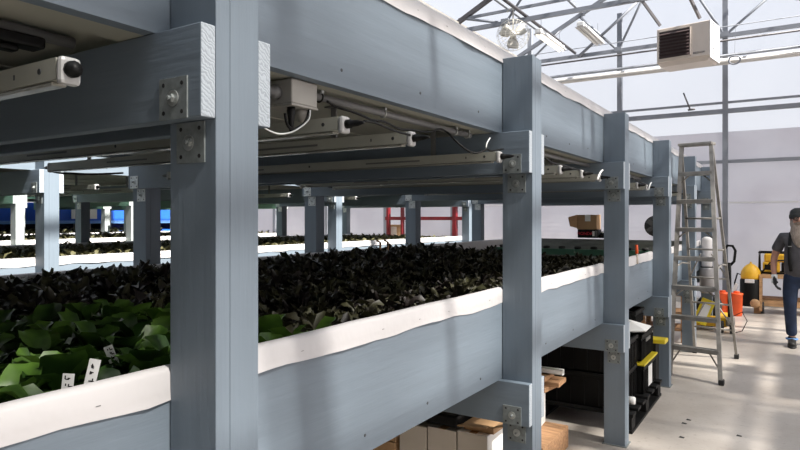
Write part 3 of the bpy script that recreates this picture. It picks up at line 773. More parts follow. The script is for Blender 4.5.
for (px, py, qx, qy) in ((659, 24, 640, -4), (700, 18, 691, -4)):
    b = MB(); b.tube([pt(px, py+1, Y=11.2)-h_o, pt(qx, qy, Y=11.0)-h_o, pt(qx, qy, Y=11.0)-h_o+(pt(qx, qy, Y=11.0)-pt(px, py, Y=11.2))*2.2], .028, 'trussdark', 4); b.build('hanger_strut', h)

# fan
fc = pt(513, 35, Y=9.6)
f = thing('ceiling_fan', 'white basket-guard circulation fan hanging behind the top liner', 'fan', fc, rz=.35)
b = MB()
for j in range(20):
    a = 2*PI*j/20; P = [(rr*math.cos(a), yy, rr*math.sin(a)) for rr, yy in ((.04, -.10), (.16, -.095), (.245, -.05), (.265, 0), (.245, .05), (.12, .09))]
    b.tube(P, .0028, 'fanwhite', 4, cap=False)
for rr, yy in ((.04, -.10), (.12, -.098), (.19, -.082), (.245, -.05), (.266, 0), (.245, .05), (.19, .07)): b.torus((0, yy, 0), rr, .0032, 'fanwhite', 'y', 32, 4)
b.build('guard', f)
for k in range(3):
    a = 2*PI*k/3+.5; q = MB(); vs = []; n = 6
    for i in range(n):
        rr = .05+.17*i/(n-1)
        for j in range(4):
            s = (j-1.5)/1.5; ww = .05+.045*math.sin(i/(n-1)*2.4)
            x_, z_ = rr, s*ww; yv = s*.035
            for dy in (0,): vs.append((x_*math.cos(a)-z_*math.sin(a), yv, x_*math.sin(a)+z_*math.cos(a)))
    fs = [(i*4+j, i*4+j+1, (i+1)*4+j+1, (i+1)*4+j) for i in range(n-1) for j in range(3)]
    q.add(vs, fs, 'fanwhite', True); o = q.build('blade', f, fix=False); sm = o.modifiers.new('t', 'SOLIDIFY'); sm.thickness = .006
MB().lathe((0, -.03, 0), [(.0001, -.04), (.05, -.035), (.055, .0), (.055, .12), (.04, .14), (.0001, .14)], 'fanwhite', 16, 'y').build('motor', f)
MB().tube([(0, .03, .05), (0, .03, .5), (-.1, .0, 5.0-fc.z)], .012, 'fanwhite', 6).build('hanging_rod', f)

# strip lights
def strip(px0, py0, px1, py1, lab, zt, lit):
    X = None
    a = pt(px0, py0, Y=9.9); c_ = pt(px1, py1, X=a.x)
    L = max(.8, min(1.6, (c_-a).length))
    t = thing('strip_light', lab, 'light fixture', a)
    MB().box(-.055, .055, 0, L, -.03, .04, 'heaterwhite').build('housing', t, bevel=.008)
    q = MB(); q.box(-.085, .085, .02, L-.02, -.045, -.03, 'heaterwhite'); q.build('reflector', t, bevel=.003)
    for s in (-.035, .035): MB().tube([(s, .04, -.058), (s, L-.04, -.058)], .014, 'tube_lit' if lit else 'capwhite', 8).build('tube', t)
    for y in (.15, L-.15): MB().tube([(0, y, .04), (0, y, 5.0-a.z)], .004, 'truss', 4).build('hanging_wire', t)
m, nt2, bb = new_mat('lit fluorescent tube'); bb.inputs['Emission Color'].default_value = (1, .93, .78, 1); bb.inputs['Emission Strength'].default_value = 2.0; M['tube_lit'] = m
strip(538, 31, 562, 47, 'lit long strip light hanging under the overhead rail', 5, True)
strip(580, 24, 600, 40, 'unlit white strip light hanging by two wires right of the rail', 5, False)

# ------------------------------------------------------------------ things at the gable end
# blue shelving far left
b0 = thing('blue_shelving', 'bright blue shelving along the far left wall', 'shelving', (-16.4, 8.8, 0))
for (z0, z1, m) in ((1.46, 2.0, 'bluep'), (1.10, 1.27, 'bluep'), (.55, .75, 'bluep')):
    MB().box(-.3, .3, -4.0, 4.0, z0, z1, m).build('blue_panel', b0)
MB().box(.3, .31, -4.0, 4.0, 1.46, 1.54, 'ltblue').build('light_band', b0)
MB().box(-.3, -.2, -4.0, 4.0, 0, 2.0, 'navy').build('back_panel', b0)
for y in (-3.9, -1.3, 1.3, 3.9): MB().box(-.28, .26, y-.05, y+.05, 0, 1.9, 'navy').build('upright', b0)
p = pt(84, 214, X=-16.05); b = MB(); b.box(p.x, p.x+.03, p.y-.35, p.y+.35, p.z-.13, p.z+.13, 'whitebox'); b.box(p.x+.03, p.x+.034, p.y-.1, p.y+.05, p.z-.1, p.z+.1, 'darkwood'); tag(b.build('notice_board'), 'small pale notice on the blue shelving', 'notice')
p = pt(82, 229, X=-16.1); MB_ = MB(); MB_.box(p.x-.1, p.x+.1, p.y-.18, p.y+.18, 1.27, 1.46, 'cream'); tag(MB_.build('storage_carton'), 'pale carton on the blue shelf below the notice', 'box')
p = pt(259, 224, X=-10.2)
# red steel frame
t = thing('red_steel_frame', 'red painted steel frame standing in front of the far wall', 'steel frame', (-7.6, 12.4, 0))
for (px, w_) in ((388.5, .06), (402.5, .05), (455, .09)):
    x = pt(px, 220, Y=12.4).x+7.6
    MB().box(x-w_/2, x+w_/2, -.05, .05, 0, 2.15, 'red').build('upright', t)
xl, xr = pt(386, 220, Y=12.4).x+7.6, pt(463, 220, Y=12.4).x+7.6
for z in (1.60, .5): MB().box(xl, xr, -.04, .04, z-.04, z+.04, 'red').build('rail', t)
p = pt(395, 232, Y=12.5); b = MB(); b.box(p.x-.18, p.x+.18, 12.5, 12.62, 0, 1.45, 'card'); b.box(p.x-.12, p.x+.05, 12.49, 12.5, 1.2, 1.4, 'cream'); tag(b.build('brown_cabinet'), 'narrow brown panel seen through the red frame', 'panel')

# box stack on the end board of the nearest rack
bx = pt(589, 239.2, Y=10.10); zb = TIERS[0][2]+.022
bb_ = thing('printed_box', 'black box with red lettering lying on the end board of the rack', 'box', (bx.x, 10.12, zb))
MB().box(-.16, .16, -.10, .12, 0, .135, 'black').build('carton', bb_, bevel=.003)
text('HONDA', .066, 'letters_red', bb_, 'lettering', (-.043, -.1015, .068), (PI/2, 0, 0))
b = MB(); b.box(.075, .11, -.102, -.10, .03, .11, 'tank'); b.box(.12, .155, -.102, -.10, .02, .12, 'conduit'); b.build('printed_patch', bb_)
cb = thing('cardboard_box', 'opened brown cardboard box standing on the black box', 'box', (bx.x-.01, 10.12, zb+.137))
MB().box(-.16, .155, -.11, .13, 0, .235, 'card').build('carton', cb, bevel=.004)
b = MB(); b.add([(-.16, -.11, .235), (-.16, .13, .235), (-.29, .12, .20), (-.29, -.12, .20)], [(0, 1, 2, 3)], 'card')
o = b.build('flap', cb, fix=False); o.modifiers.new('s', 'SOLIDIFY').thickness = .006
b = MB(); b.add([(-.16, -.11, .235), (-.16, -.11, .02), (-.24, -.22, .05), (-.27, -.22, .19)], [(0, 1, 2, 3)], 'card'); o = b.build('flap', cb, fix=False); o.modifiers.new('s', 'SOLIDIFY').thickness = .006
MB().box(-.03, .06, -.113, -.111, .13, .236, 'whitebox').build('paper_label', cb)
p = pt(600.5, 236, Y=10.1); q = MB(); q.lathe((p.x+.03, 10.12, zb), [(.07, 0), (.075, .03), (.05, .05), (.03, .09), (.0001, .1)], 'black', 14); q.lathe((p.x+.03, 10.12, zb+.08), [(.035, 0), (.03, .02), (.0001, .03)], 'capwhite', 12); tag(q.build('pot_lid'), 'small black and white cap beside the printed box', 'cap')

# wall fan seen behind fourth post
p = pt(656, 226, Y=12.75)
wfan = thing('wall_fan', 'round black fan on the far wall partly hidden by the fourth post', 'fan', p)
b = MB(); b.lathe((0, 0, 0), [(.19, -.1), (.20, -.08), (.20, .06), (.18, .08)], 'black', 24, 'y'); b.build('shroud', wfan)
b = MB()
for k in range(5):
    a = k*2*PI/5; b.box(.03, .17, -.105, -.09, -.04, .04, 'rubber', rot=Matrix.Rotation(a, 3, 'Y'), org=(0, -.1, 0))
b.lathe((0, -.1, 0), [(.04, -.02), (.04, .02)], 'rubber', 12, 'y'); b.build('impeller', wfan)
MB().box(-.05, .05, .06, .2, -.05, .05, 'black').build('wall_mount', wfan)

# work bench
wb = thing('work_bench', 'low unpainted timber work bench behind the man', 'bench', (-.05, 12.35, 0))
MB().box(-.56, .7, -.3, .3, .60, .665, 'wood').build('bench_top', wb, bevel=.004)
for x in (-.47, .62):
    for y in (-.24, .24): MB().box(x-.055, x+.055, y-.045, y+.045, 0, .60, 'wood').build('leg', wb, bevel=.004)
for y in (-.24, .24): MB().box(-.415, .565, y-.03, y+.03, .13, .23, 'wood').build('rail', wb, bevel=.004)
MB().box(-.415, .565, -.2, .2, .235, .255, 'darkwood').build('shelf', wb)
g = thing('generator', 'yellow and black portable generator standing on the timber bench', 'generator', (-.10, 12.33, .665))
b = MB()
for y in (-.2, .2):
    b.tube([(-.40, y, .02), (-.40, y, .36), (.40, y, .36), (.40, y, .02), (-.40, y, .02)], .016, 'black', 8)
for x in (-.4, .4):
    for z in (.02, .36): b.tube([(x, -.2, z), (x, .2, z)], .016, 'black', 8)
b.build('frame', g)
MB().box(-.33, .33, -.16, .16, .20, .34, 'yellow').build('fuel_tank', g, bevel=.03)
MB().box(-.35, -.10, -.17, .15, .03, .20, 'yellow').build('alternator_cover', g, bevel=.02)
MB().box(-.08, .34, -.15, .15, .03, .19, 'black').build('engine', g, bevel=.02)
MB().box(-.32, -.16, -.178, -.17, .07, .16, 'black').build('control_panel', g)
MB().box(.05, .22, -.163, -.16, .24, .30, 'black').build('badge', g)
# yellow domed machine
mm = thing('floor_machine', 'tall black machine with a yellow domed top and hose', 'machine', (-.62, 12.1, 0))
MB().lathe((0, 0, 0), [(.15, .12), (.165, .15), (.165, .55), (.14, .60), (.0001, .61)], 'black', 20).build('body', mm)
MB().lathe((0, 0, .60), [(.15, -.02), (.155, .03), (.145, .10), (.11, .17), (.06, .215), (.02, .235), (.015, .26), (.0001, .27)], 'yellow', 20).build('dome', mm)
MB().lathe((.07, -.165, .18), [(.0001, -.02), (.07, -.015), (.075, 0), (.07, .03)], 'wood', 18, 'y').build('round_badge', mm)
b = MB(); b.box(-.08, .06, -.175, -.15, .52, .58, 'capwhite'); b.build('white_panel', mm, bevel=.006)
for s in (-1, 1): MB().lathe((s*.17, 0, .10), [(.10, -.025), (.10, .025)], 'rubber', 18, 'x').build('wheel', mm)
MB().tube([(.12, 0, .62), (.20, .0, .75), (.28, -.02, .86), (.40, -.02, .90), (.62, 0, .92)], .013, 'black', 8).build('hose', mm)
MB().tube([(-.10, 0, .62), (-.2, .0, .66), (-.24, -.04, .5), (-.22, -.06, .3)], .014, 'black', 8).build('hose', mm)
MB().box(.13, .17, -.12, -.08, .05, .66, 'wood').build('side_stick', mm)
MB().box(-.25, -.20, -.15, -.13, .36, .50, 'capwhite', rot=(0, .4, 0)).build('white_tag', mm)
# orange buckets
for (px, lab) in ((722.5, 'left orange-red plastic container standing by the pallet truck'), (736.5, 'right orange-red plastic container standing before the black machine')):
    p = pt(px, 300, Y=11.6); t = thing('orange_container', lab, 'container', (p.x, 11.6, 0))
    MB().lathe((0, 0, 0), [(.075, 0), (.085, .02), (.092, .34), (.10, .345), (.10, .37), (.085, .375), (.03, .38), (.0001, .38)], 'orange', 20).build('body', t)
    MB().lathe((0, 0, .375), [(.045, 0), (.045, .03), (.0001, .035)], 'orange', 14).build('cap', t)
# pallet truck
ptk = thing('pallet_truck', 'yellow pallet truck with black loop handle parked beyond the ladder', 'pallet truck', (-.80, 9.9, 0))
for x in (-.50, -.02):
    pass
MB().box(-.17, -.02, .05, 1.05, .06, .13, 'yellow').build('fork', ptk, bevel=.01)
MB().box(-.52, -.37, .05, 1.05, .06, .13, 'yellow').build('fork', ptk, bevel=.01)
MB().box(-.54, 0, -.02, .08, .06, .20, 'yellow').build('fork_bridge', ptk, bevel=.01)
b = MB(); b.box(-.38, -.20, -.06, -.03, .08, .45, 'lid', rot=(-.2, .35, 0)); b.build('mast_plate', ptk, bevel=.005)
b = MB(); b.box(-.345, -.235, -.068, -.062, .14, .38, 'capwhite', rot=(-.2, .35, 0)); b.build('white_label', ptk)
MB().lathe((.05, -.12, .16), [(.055, -.06), (.06, 0), (.055, .06), (.0001, .065)], 'alu', 14).build('pump', ptk)
for x in (-.06, .07): MB().lathe((x, -.12, .08), [(.08, -.025), (.085, -.01), (.085, .01), (.08, .025)], 'rubber', 18, 'x').build('wheel', ptk)
MB().tube([(.04, -.10, .20), (.035, -.06, .6), (.03, -.02, .98)], .026, 'black', 8).build('handle_shaft', ptk)
MB().tube([(.03, -.02, .93), (-.03, -.02, 1.0), (-.035, -.01, 1.16), (.005, 0, 1.22), (.07, 0, 1.215), (.105, -.01, 1.15), (.09, -.02, 1.0), (.03, -.02, .93)], .019, 'black', 8).build('handle_loop', ptk)
MB().tube([(.08, -.14, .24), (.2, -.2, .32), (.26, -.2, .2), (.2, -.2, .06), (.1, -.2, .02)], .006, 'black', 6).build('lead', ptk)
# white tank on grey can
tk = thing('water_filter', 'white upright cylinder above a grey can, fixed before the last post beyond the ladder', 'filter', (-1.05, 9.82, .54))
MB().lathe((0, 0, 0), [(.06, .0), (.095, .02), (.095, .34), (.08, .37), (.0001, .37)], 'tankgrey', 24).build('lower_can', tk)
MB().lathe((0, 0, .37), [(.066, 0), (.070, .02), (.070, .38), (.066, .41), (.03, .43), (.0001, .435)], 'tank', 24).build('upper_cylinder', tk)
MB().torus((0, 0, .37), .074, .010, 'black', 'z', 24, 6).build('seam_band', tk)
MB().box(-.03, .03, .05, .155, .5, .56, 'plate').build('wall_bracket', tk)
# clutter under far end of the rack
t = thing('timber_rack', 'small brown timber stand under the far end of the rack', 'stand', (-1.45, 8.9, 0))
for x in (-.25, .25):
    for y in (-.2, .2): MB().box(x-.03, x+.03, y-.03, y+.03, 0, .62, 'darkwood').build('leg', t)
for z in (.15, .36, .6): MB().box(-.28, .28, -.23, .23, z, z+.03, 'darkwood').build('shelf', t)
t = thing('black_drum', 'round dark drum resting on the forks of the yellow pallet truck', 'drum', (-1.07, 10.3, .30))
MB().lathe((0, 0, 0), [(.14, -.14), (.165, -.12), (.17, 0), (.165, .12), (.14, .14)], 'rubber', 22, 'y').build('shell', t)
MB().lathe((0, -.141, 0), [(.06, -.006), (.06, 0)], 'conduit', 16, 'y').build('hub', t)

# ------------------------------------------------------------------ stepladder
ld = thing('stepladder', 'tall weathered aluminium stepladder standing in the aisle', 'ladder', (-.84, 7.35, 0))
o_ = Vector((-.84, 7.35, 0))
FR, FL = Vector((-.59, 6.71, .015)), Vector((-1.075, 6.80, .015))
RR_, RL = Vector((-.555, 8.06, .015)), Vector((-1.0, 8.15, .015))
TR_, TL = Vector((-.735, 7.33, 2.40)), Vector((-1.045, 7.38, 2.40))
def bar(a, c_, w_, d_, m):
    """rectangular bar between two points; w_ along X, d_ across"""
    a, c_ = Vector(a), Vector(c_); z = (c_-a).normalized(); x = Vector((1, .0, 0)); x = (x-z*x.dot(z)).normalized(); y = z.cross(x)
    vs = [p+x*sx_*w_/2+y*sy*d_/2 for p in (a, c_) for sx_ in (-1, 1) for sy in (-1, 1)]
    return vs, [(0, 1, 3, 2), (4, 6, 7, 5), (0, 4, 5, 1), (2, 3, 7, 6), (0, 2, 6, 4), (1, 5, 7, 3)]
for a, c_ in ((FR, TR_), (FL, TL)):
    b = MB(); b.add(*bar(a-o_, c_-o_, .022, .065, None), 'alu'); s = .012 if a is FR else -.012
    for dz in (-.03, .03): b.add(*bar(a-o_+Vector((-s, dz, 0)), c_-o_+Vector((-s, dz, 0)), .03, .006, None), 'alu')
    b.build('front_rail', ld)
for a, c_ in ((RR_, TR_), (RL, TL)):
    q = c_+Vector((0, .05, -.05)); b = MB(); b.add(*bar(a-o_, q-o_, .028, .036, None), 'alu'); b.build('rear_rail', ld)
for p in (FR, FL, RR_, RL):
    q = p-o_; MB().box(q.x-.024, q.x+.024, q.y-.04, q.y+.04, 0, .05, 'rubber').build('foot', ld, bevel=.006)
for k in range(1, 8):
    s = k*.3/2.4
    a = FL.lerp(TL, s)-o_; c_ = FR.lerp(TR_, s)-o_
    d = (c_-a); n_ = Vector((-d.y, d.x, 0)).normalized()
    b = MB(); wd = .085; vs = []
    for p in (a, c_):
        for (dy, dz) in ((-.5, -.04), (-.5, 0), (.5, 0), (.5, -.04)):
            vs.append(p+n_*wd*dy+Vector((0, 0, dz)))
    b.add(vs, [(0, 1, 5, 4), (1, 2, 6, 5), (2, 3, 7, 6), (0, 4, 7, 3), (0, 3, 2, 1), (4, 5, 6, 7)], 'alu')
    for e in range(4): b.add([v+Vector((0, 0, .004)) if 0 else v for v in [a.lerp(c_, .03)+n_*wd*(-.4+.25*e)+Vector((0, 0, .001)), a.lerp(c_, .97)+n_*wd*(-.4+.25*e)+Vector((0, 0, .001)), a.lerp(c_, .97)+n_*wd*(-.36+.25*e)+Vector((0, 0, .004)), a.lerp(c_, .03)+n_*wd*(-.36+.25*e)+Vector((0, 0, .004))]], [(0, 1, 2, 3)], 'alu')
    st = b.build('step', ld)
    if k in (1, 3, 5, 7):
        for (p, sgn) in ((a, 1), (c_, -1)):
            q = MB(); dd_ = d.normalized()*sgn
            q.tube([p+Vector((0, 0, -.12 if k > 1 else -.2)), p+dd_*.1+Vector((0, 0, -.035))], .008, 'alu', 6); q.build('step_brace', st)
for z in (.32, .62, .92, 1.25, 1.6):
    s = z/2.4; a = RL.lerp(TL, s)-o_; c_ = RR_.lerp(TR_, s)-o_
    b = MB(); b.tube([a, c_], .011, 'alu', 6); b.build('rear_brace', ld)
for z0, z1 in ((.35, .62), (.92, 1.2)):
    for A, Bq in ((RL, RR_), (RR_, RL)):
        At, Bt = (TL, TR_) if A is RL else (TR_, TL)
        b = MB(); b.tube([A.lerp(At, z0/2.4)-o_, (A.lerp(At, z1/2.4)-o_).lerp(Bq.lerp(Bt, z1/2.4)-o_, .35)], .008, 'alu', 6); b.build('corner_brace', ld)
b = MB(); cc = (TL+TR_)/2-o_; b.box(-.17, .17, -.07, .10, 0, .03, 'alu', rot=(0, 0, math.atan2(.05*-1, .31)), org=(0, 0, 0))
o = b.build('top_cap', ld, bevel=.006); o.location = cc+Vector((0, 0, -.01))
for A, At, Bq, Bt in ((FR, TR_, RR_, TR_), (FL, TL, RL, TL)):
    p0 = A.lerp(At, .45)-o_; p1 = Bq.lerp(Bt, .45)-o_; md = (p0+p1)/2+Vector((0, 0, .03))
    b = MB(); b.tube([p0, md, p1], .009, 'alu', 6); b.build('spreader', ld)

# ------------------------------------------------------------------ under the nearest rack
# pallet
pl = thing('pallet', 'black plastic pallet on the floor under the rack, below the totes', 'pallet', (-1.75, 5.42, 0))
for x in (-.68, -.0, .68):
    for y in (-.53, 0, .53): MB().box(x-.05, x+.05, y-.06, y+.06, .02, .12, 'trayblack').build('block', pl, bevel=.006)
for x in (-.68, 0, .68): MB().box(x-.055, x+.055, -.6, .6, 0, .022, 'trayblack').build('runner', pl)
for k in range(7): MB().box(-.74, .74, -.6+k*.183, -.6+k*.183+.11, .12, .145, 'trayblack').build('deck_board', pl, bevel=.003)
def tote(loc, L, W_, H, lab, lid=False, ribs=9, opened=False, group=None):
    t = thing('storage_tote', lab, 'tote', loc, group=group)
    b = MB(); tk_ = .008
    b.box(-W_/2, W_/2, -L/2, L/2, 0, tk_, 'trayblack')
    b.box(-W_/2, -W_/2+tk_, -L/2, L/2, 0, H, 'trayblack'); b.box(W_/2-tk_, W_/2, -L/2, L/2, 0, H, 'trayblack')
    b.box(-W_/2, W_/2, -L/2, -L/2+tk_, 0, H, 'trayblack'); b.box(-W_/2, W_/2, L/2-tk_, L/2, 0, H, 'trayblack')
    for k in range(ribs):
        y = -L/2+L*(k+.5)/ribs
        b.box(W_/2, W_/2+.010, y-.006, y+.006, .01, H-.05, 'trayblack')
    for k in range(6):
        x = -W_/2+W_*(k+.5)/6; b.box(x-.006, x+.006, -L/2-.010, -L/2, .01, H-.05, 'trayblack')
    b.build('body', t)
    b = MB(); r_ = .014
    for (x0, x1, y0, y1) in ((-W_/2-r_, -W_/2+.01, -L/2-r_, L/2+r_), (W_/2-.01, W_/2+r_, -L/2-r_, L/2+r_), (-W_/2+.01, W_/2-.01, -L/2-r_, -L/2+.01), (-W_/2+.01, W_/2-.01, L/2-.01, L/2+r_)): b.box(x0, x1, y0, y1, H-.03, H, 'trayblack')
    b.build('rim', t, bevel=.003)
    if lid: MB().box(-W_/2-.02, W_/2+.02, -L/2-.02, L/2+.02, H, H+.018, 'lid').build('lid', t, bevel=.006)
    return t
tt = tote((-1.44, 5.12, .145), .52, .66, .262, 'black ribbed tote with white drain fitting, lowest beside the third post')
MB().lathe((.338, -.17, .07), [(.022, 0), (.022, .03), (.03, .032), (.03, .075), (.026, .08), (.0001, .08)], 'capwhite', 16, 'x').build('drain_fitting', tt)
t3 = tote((-1.39, 5.70, .145), .54, .66, .235, 'black ribbed tote with yellow lid and white sticker, lowest near the fourth post', lid=True)
MB().box(.341, .343, -.1, .06, .03, .20, 'capwhite').build('sticker', t3)
tote((-1.42, 5.12, .411), .50, .64, .24, 'open black tote stacked above the one with the drain fitting')
t4 = tote((-1.40, 5.70, .411), .50, .64, .22, 'open black tote with a handle slot, stacked nearest the fourth post')
MB().box(.325, .333, -.09, .09, .14, .17, 'conduit').build('handle_slot', t4)
q = MB(); q.add([(-1.32, 5.30, .66), (-1.02, 5.34, .69), (-1.06, 5.80, .66), (-1.3, 5.7, .73), (-1.2, 5.5, .75)], [(0, 1, 4), (1, 2, 4), (2, 3, 4), (3, 0, 4)], 'whitebox')
o = q.build('crumpled_sheet', fix=False); o.modifiers.new('s', 'SOLIDIFY').thickness = .01; tag(o, 'crumpled white sheet lying on top of the open totes', 'sheet')
o = MB().box(-1.16, -.985, 6.04, 6.2, .46, .50, 'lid').build('yellow_board', bevel=.01); tag(o, 'yellow lid end sticking out by the fourth post', 'lid')
o = MB().box(-1.25, -1.07, 6.06, 6.22, .0, .458, 'trayblack').build('black_bin', bevel=.006); tag(o, 'narrow black bin holding up the yellow lid end', 'bin')
for k, (y, n_) in enumerate(((4.96, 4), (5.45, 4))):
    for j in range(2): tote((-2.09, 5.12+k*.56, .146+j*.262), .5, .6, .255, 'black tote in the dark inner row of the pallet', group='black totes in the dark row behind')
tote((-1.38, 5.86, .66), .34, .40, .13, 'small black slotted crate on top of the totes behind the crumpled sheet', ribs=12)
# dark drape behind the totes in the shade: stacked crates further in
for j in range(3):
    tote((-2.75, 5.4, .0+j*.21), 1.0, .6, .20, ['lowest', 'middle', 'topmost'][j]+' of three black crates in the shade at the back under the rack')
# square tube and planks between posts two and three, on a carton
cr = thing('white_carton', 'white carton with a grey edge standing behind the second post', 'carton', (-1.73, 4.08, .152), rz=.1)
MB().box(-.25, .25, -.2, .2, 0, .30, 'whitebox').build('carton', cr, bevel=.004); MB().box(-.252, .252, -.03, .03, .3005, .3025, 'conduit').build('tape', cr)
for k, (dx, rz, z) in enumerate(((0, -.12, .445), (.06, .05, .478), (-.02, -.03, .511))):
    o = MB().box(-.36, .36, -.09, .09, 0, .032, 'darkwood').build('wood_plank', bevel=.004); o.location = (-1.73+dx, 4.08, z+.012); o.rotation_euler = (0, 0, rz)
    tag(o, ['lowest brown plank lying on the white carton', 'middle brown plank lying on the white carton', 'topmost brown plank lying on the white carton'][k], 'plank')
o = thing('square_tube', 'short pale square metal tube lying on the brown planks', 'tube', (-1.77, 4.08, .560), rz=.0)
q = MB(); s_ = .019
for (y0, y1, z0, z1) in ((-s_, s_, 0, .004), (-s_, s_, .034, .038), (-s_, -s_+.004, 0, .038), (s_-.004, s_, 0, .038)): q.box(-.5, .47, y0, y1, z0, z1, 'capwhite')
q.build('tube_wall', o)
o2 = MB().box(-2.0, -1.34, 3.80, 4.32, 0, .15, 'darkwood').build('wood_offcut', bevel=.004); tag(o2, 'brown timber block on the floor under the white carton', 'timber')
# cartons between posts one and two
for k, (x, lab) in enumerate(((-1.362, 'cream carton with sunlit side coloured white, nearest the second post'), (-1.537, 'cream carton in the middle of the row under the rack'), (-1.712, 'cream carton at the left end of the pale row under the rack'))):
    t = thing('cream_carton', lab, 'carton', (x, 3.02, 0))
    MB().box(-.083, .083, -.2, .2, 0, .53-.01*k, 'whitebox' if k == 0 else 'cream').build('carton', t, bevel=.003)  # white body paints the first carton's sunlit side; cream skin stays its shaded front
    MB().box(-.02, .02, -.2015, .2, .5305-.01*k, .5315-.01*k, 'card').build('tape', t)
    if k == 0: MB().box(-.082, .081, -.202, -.2, .004, .525, 'cream').build('shaded_front', t)
R2 = random.Random(5); kk = 0
for x in (-1.95, -2.23):
    for j in range(4):
        t = thing('brown_carton', ['bottom', 'second', 'third', 'top'][j]+' brown carton of the '+('right' if x > -2.1 else 'left')+' stack deep under the rack', 'carton', (x, 3.0, j*.132))
        MB().box(-.13, .13, -.2+R2.uniform(-.02, .02), .2, 0, .130, 'card').build('carton', t, bevel=.003); kk += 1
o = MB().box(-.27, .15, -.19, .17, 0, .06, 'black').build('black_tray', bevel=.012); o.location = (-1.60, 3.02, .533); tag(o, 'black plastic tray lying on the cream cartons', 'tray')
t = thing('open_carton', 'opened brown cardboard flaps on top of the sunlit carton', 'carton', (-1.35, 3.02, .533))
MB().box(-.075, .09, -.17, .16, 0, .03, 'card').build('carton', t)
for (pts_) in ([(.09, -.17, .03), (.09, .1, .03), (.15, .1, .065), (.15, -.19, .055)], [(-.06, -.17, .03), (.06, -.17, .03), (.08, -.235, .045), (-.08, -.235, .03)]):
    q = MB(); q.add(pts_, [(0, 1, 2, 3)], 'card'); o = q.build('flap', t, fix=False); o.modifiers.new('s', 'SOLIDIFY').thickness = .005
# bits on the floor
for (px, py, lab) in ((688.5, 420, 'tiny dark scrap on the concrete, upper of the pair'), (684, 423.5, 'tiny dark scrap on the concrete, just left of the upper one'), (681.5, 437.5, 'tiny dark scrap on the concrete, lowest one'), (739, 436, 'tiny faint scrap on the concrete toward the right')):
    p = pt(px, py, Z=0); q = MB(); q.add([(-.018, -.01, .001), (.016, -.012, .003), (.02, .01, .002), (-.012, .012, .006)], [(0, 1, 2, 3)], 'rubber'); o = q.build('floor_scrap', fix=False); o.location = p; o.modifiers.new('s', 'SOLIDIFY').thickness = .003; tag(o, lab, 'scrap')

# ------------------------------------------------------------------ the man
def skin_mesh(name, verts, edges, radii, m, parent, sub=2, root=0):
    me = bpy.data.meshes.new(name); me.from_pydata([tuple(v) for v in verts], edges, [])
    o = bpy.data.objects.new(name, me); C.objects.link(o); o.parent = parent
    me.materials.append(M[m])
    sk = o.modifiers.new('skin', 'SKIN'); sk.use_smooth_shade = True
    for i, r in enumerate(radii):
        v = me.skin_vertices[0].data[i]; v.radius = (r, r) if not isinstance(r, tuple) else r; v.use_root = (i == root)
    ss = o.modifiers.new('sub', 'SUBSURF'); ss.levels = sub; ss.render_levels = sub
    return o
def bake(o):
    """turn the modifier result into one plain mesh"""
    dg = bpy.context.evaluated_depsgraph_get(); me = bpy.data.meshes.new_from_object(o.evaluated_get(dg)); old = o.data
    o.modifiers.clear(); o.data = me; return o
man = thing('person', 'man in charcoal beanie, grey t-shirt, suspenders and jeans, long beard, walking up the aisle', 'person', (.055, 9.24, 0), rz=.02)
V = []; E = []; RD = []
def chain(pts, start=None):
    prev = start
    for p, r in pts:
        V.append(p); RD.append(r); i = len(V)-1
        if prev is not None: E.append((prev, i))
        prev = i
    return prev
pel = chain([((0, 0, .92), (.13, .105))])
ch1 = chain([((0, -.03, 1.08), (.145, .13)), ((0, -.02, 1.24), (.15, .12)), ((0, 0, 1.36), (.12, .09)), ((0, .0, 1.43), .062), ((0, -.012, 1.50), .066), ((0, -.015, 1.575), .088), ((0, -.01, 1.64), .066)], pel)
sh = 3
hands = []
for s in (-1, 1):
    if s < 0: P = [((-.17, 0, 1.355), .06), ((-.235, .02, 1.22), .05), ((-.27, .035, 1.10), .042), ((-.275, -.02, .97), .036), ((-.265, -.06, .86), .027)]
    else: P = [((.17, 0, 1.355), .06), ((.235, .02, 1.22), .05), ((.28, .05, 1.10), .042), ((.29, .02, .97), .036), ((.28, -.02, .86), .027)]
    a = chain(P, sh)
    w0 = Vector(P[-1][0]); hd = (w0-Vector(P[-2][0])).normalized()
    hands.append((w0, hd, s))
for s in (-1, 1):
    if s < 0: P = [((-.085, 0, .84), .088), ((-.095, -.03, .66), .075), ((-.095, -.05, .48), .058), ((-.085, .0, .28), .05), ((-.075, .03, .10), .036), ((-.075, -.02, .04), .034), ((-.08, -.13, .03), .028)]
    else: P = [((.085, 0, .84), .088), ((.10, .0, .66), .075), ((.11, .02, .48), .058), ((.11, .10, .28), .05), ((.11, .17, .12), .036), ((.11, .13, .04), .034), ((.115, .02, .03), .028)]
    chain(P, pel)
body = skin_mesh('body', V, E, RD, 'skin', man)
bpy.context.view_layer.update(); bake(body)
# face on the same mesh: nose, ears, brows and eyes
fb = MB()
vs0 = [tuple(v.co) for v in body.data.vertices]; fs0 = [tuple(p.vertices) for p in body.data.polygons]
fb.add(vs0, fs0, 'skin', True)
fb.tube([(0, -.098, 1.615), (0, -.118, 1.585), (0, -.122, 1.572)], .010, 'skin', 8, r1=.018)
fb.ball((0, -.112, 1.570), (.020, .018, .013), 'skin')
for s in (-1, 1):
    fb.ball((s*.088, .0, 1.585), (.012, .022, .032), 'skin')
    fb.ball((s*.042, -.085, 1.562), (.028, .02, .022), 'skin')
    fb.ball((s*.033, -.090, 1.600), (.013, .012, .0065), 'capwhite'); fb.ball((s*.033, -.100, 1.600), (.0055, .004, .0055), 'black'); fb.tube([(s*.048, -.092, 1.609), (s*.033, -.101, 1.612), (s*.018, -.096, 1.609)], .0055, 'skin', 6)
fb.ball((0, -.102, 1.532), (.022, .007, .005), 'skin')
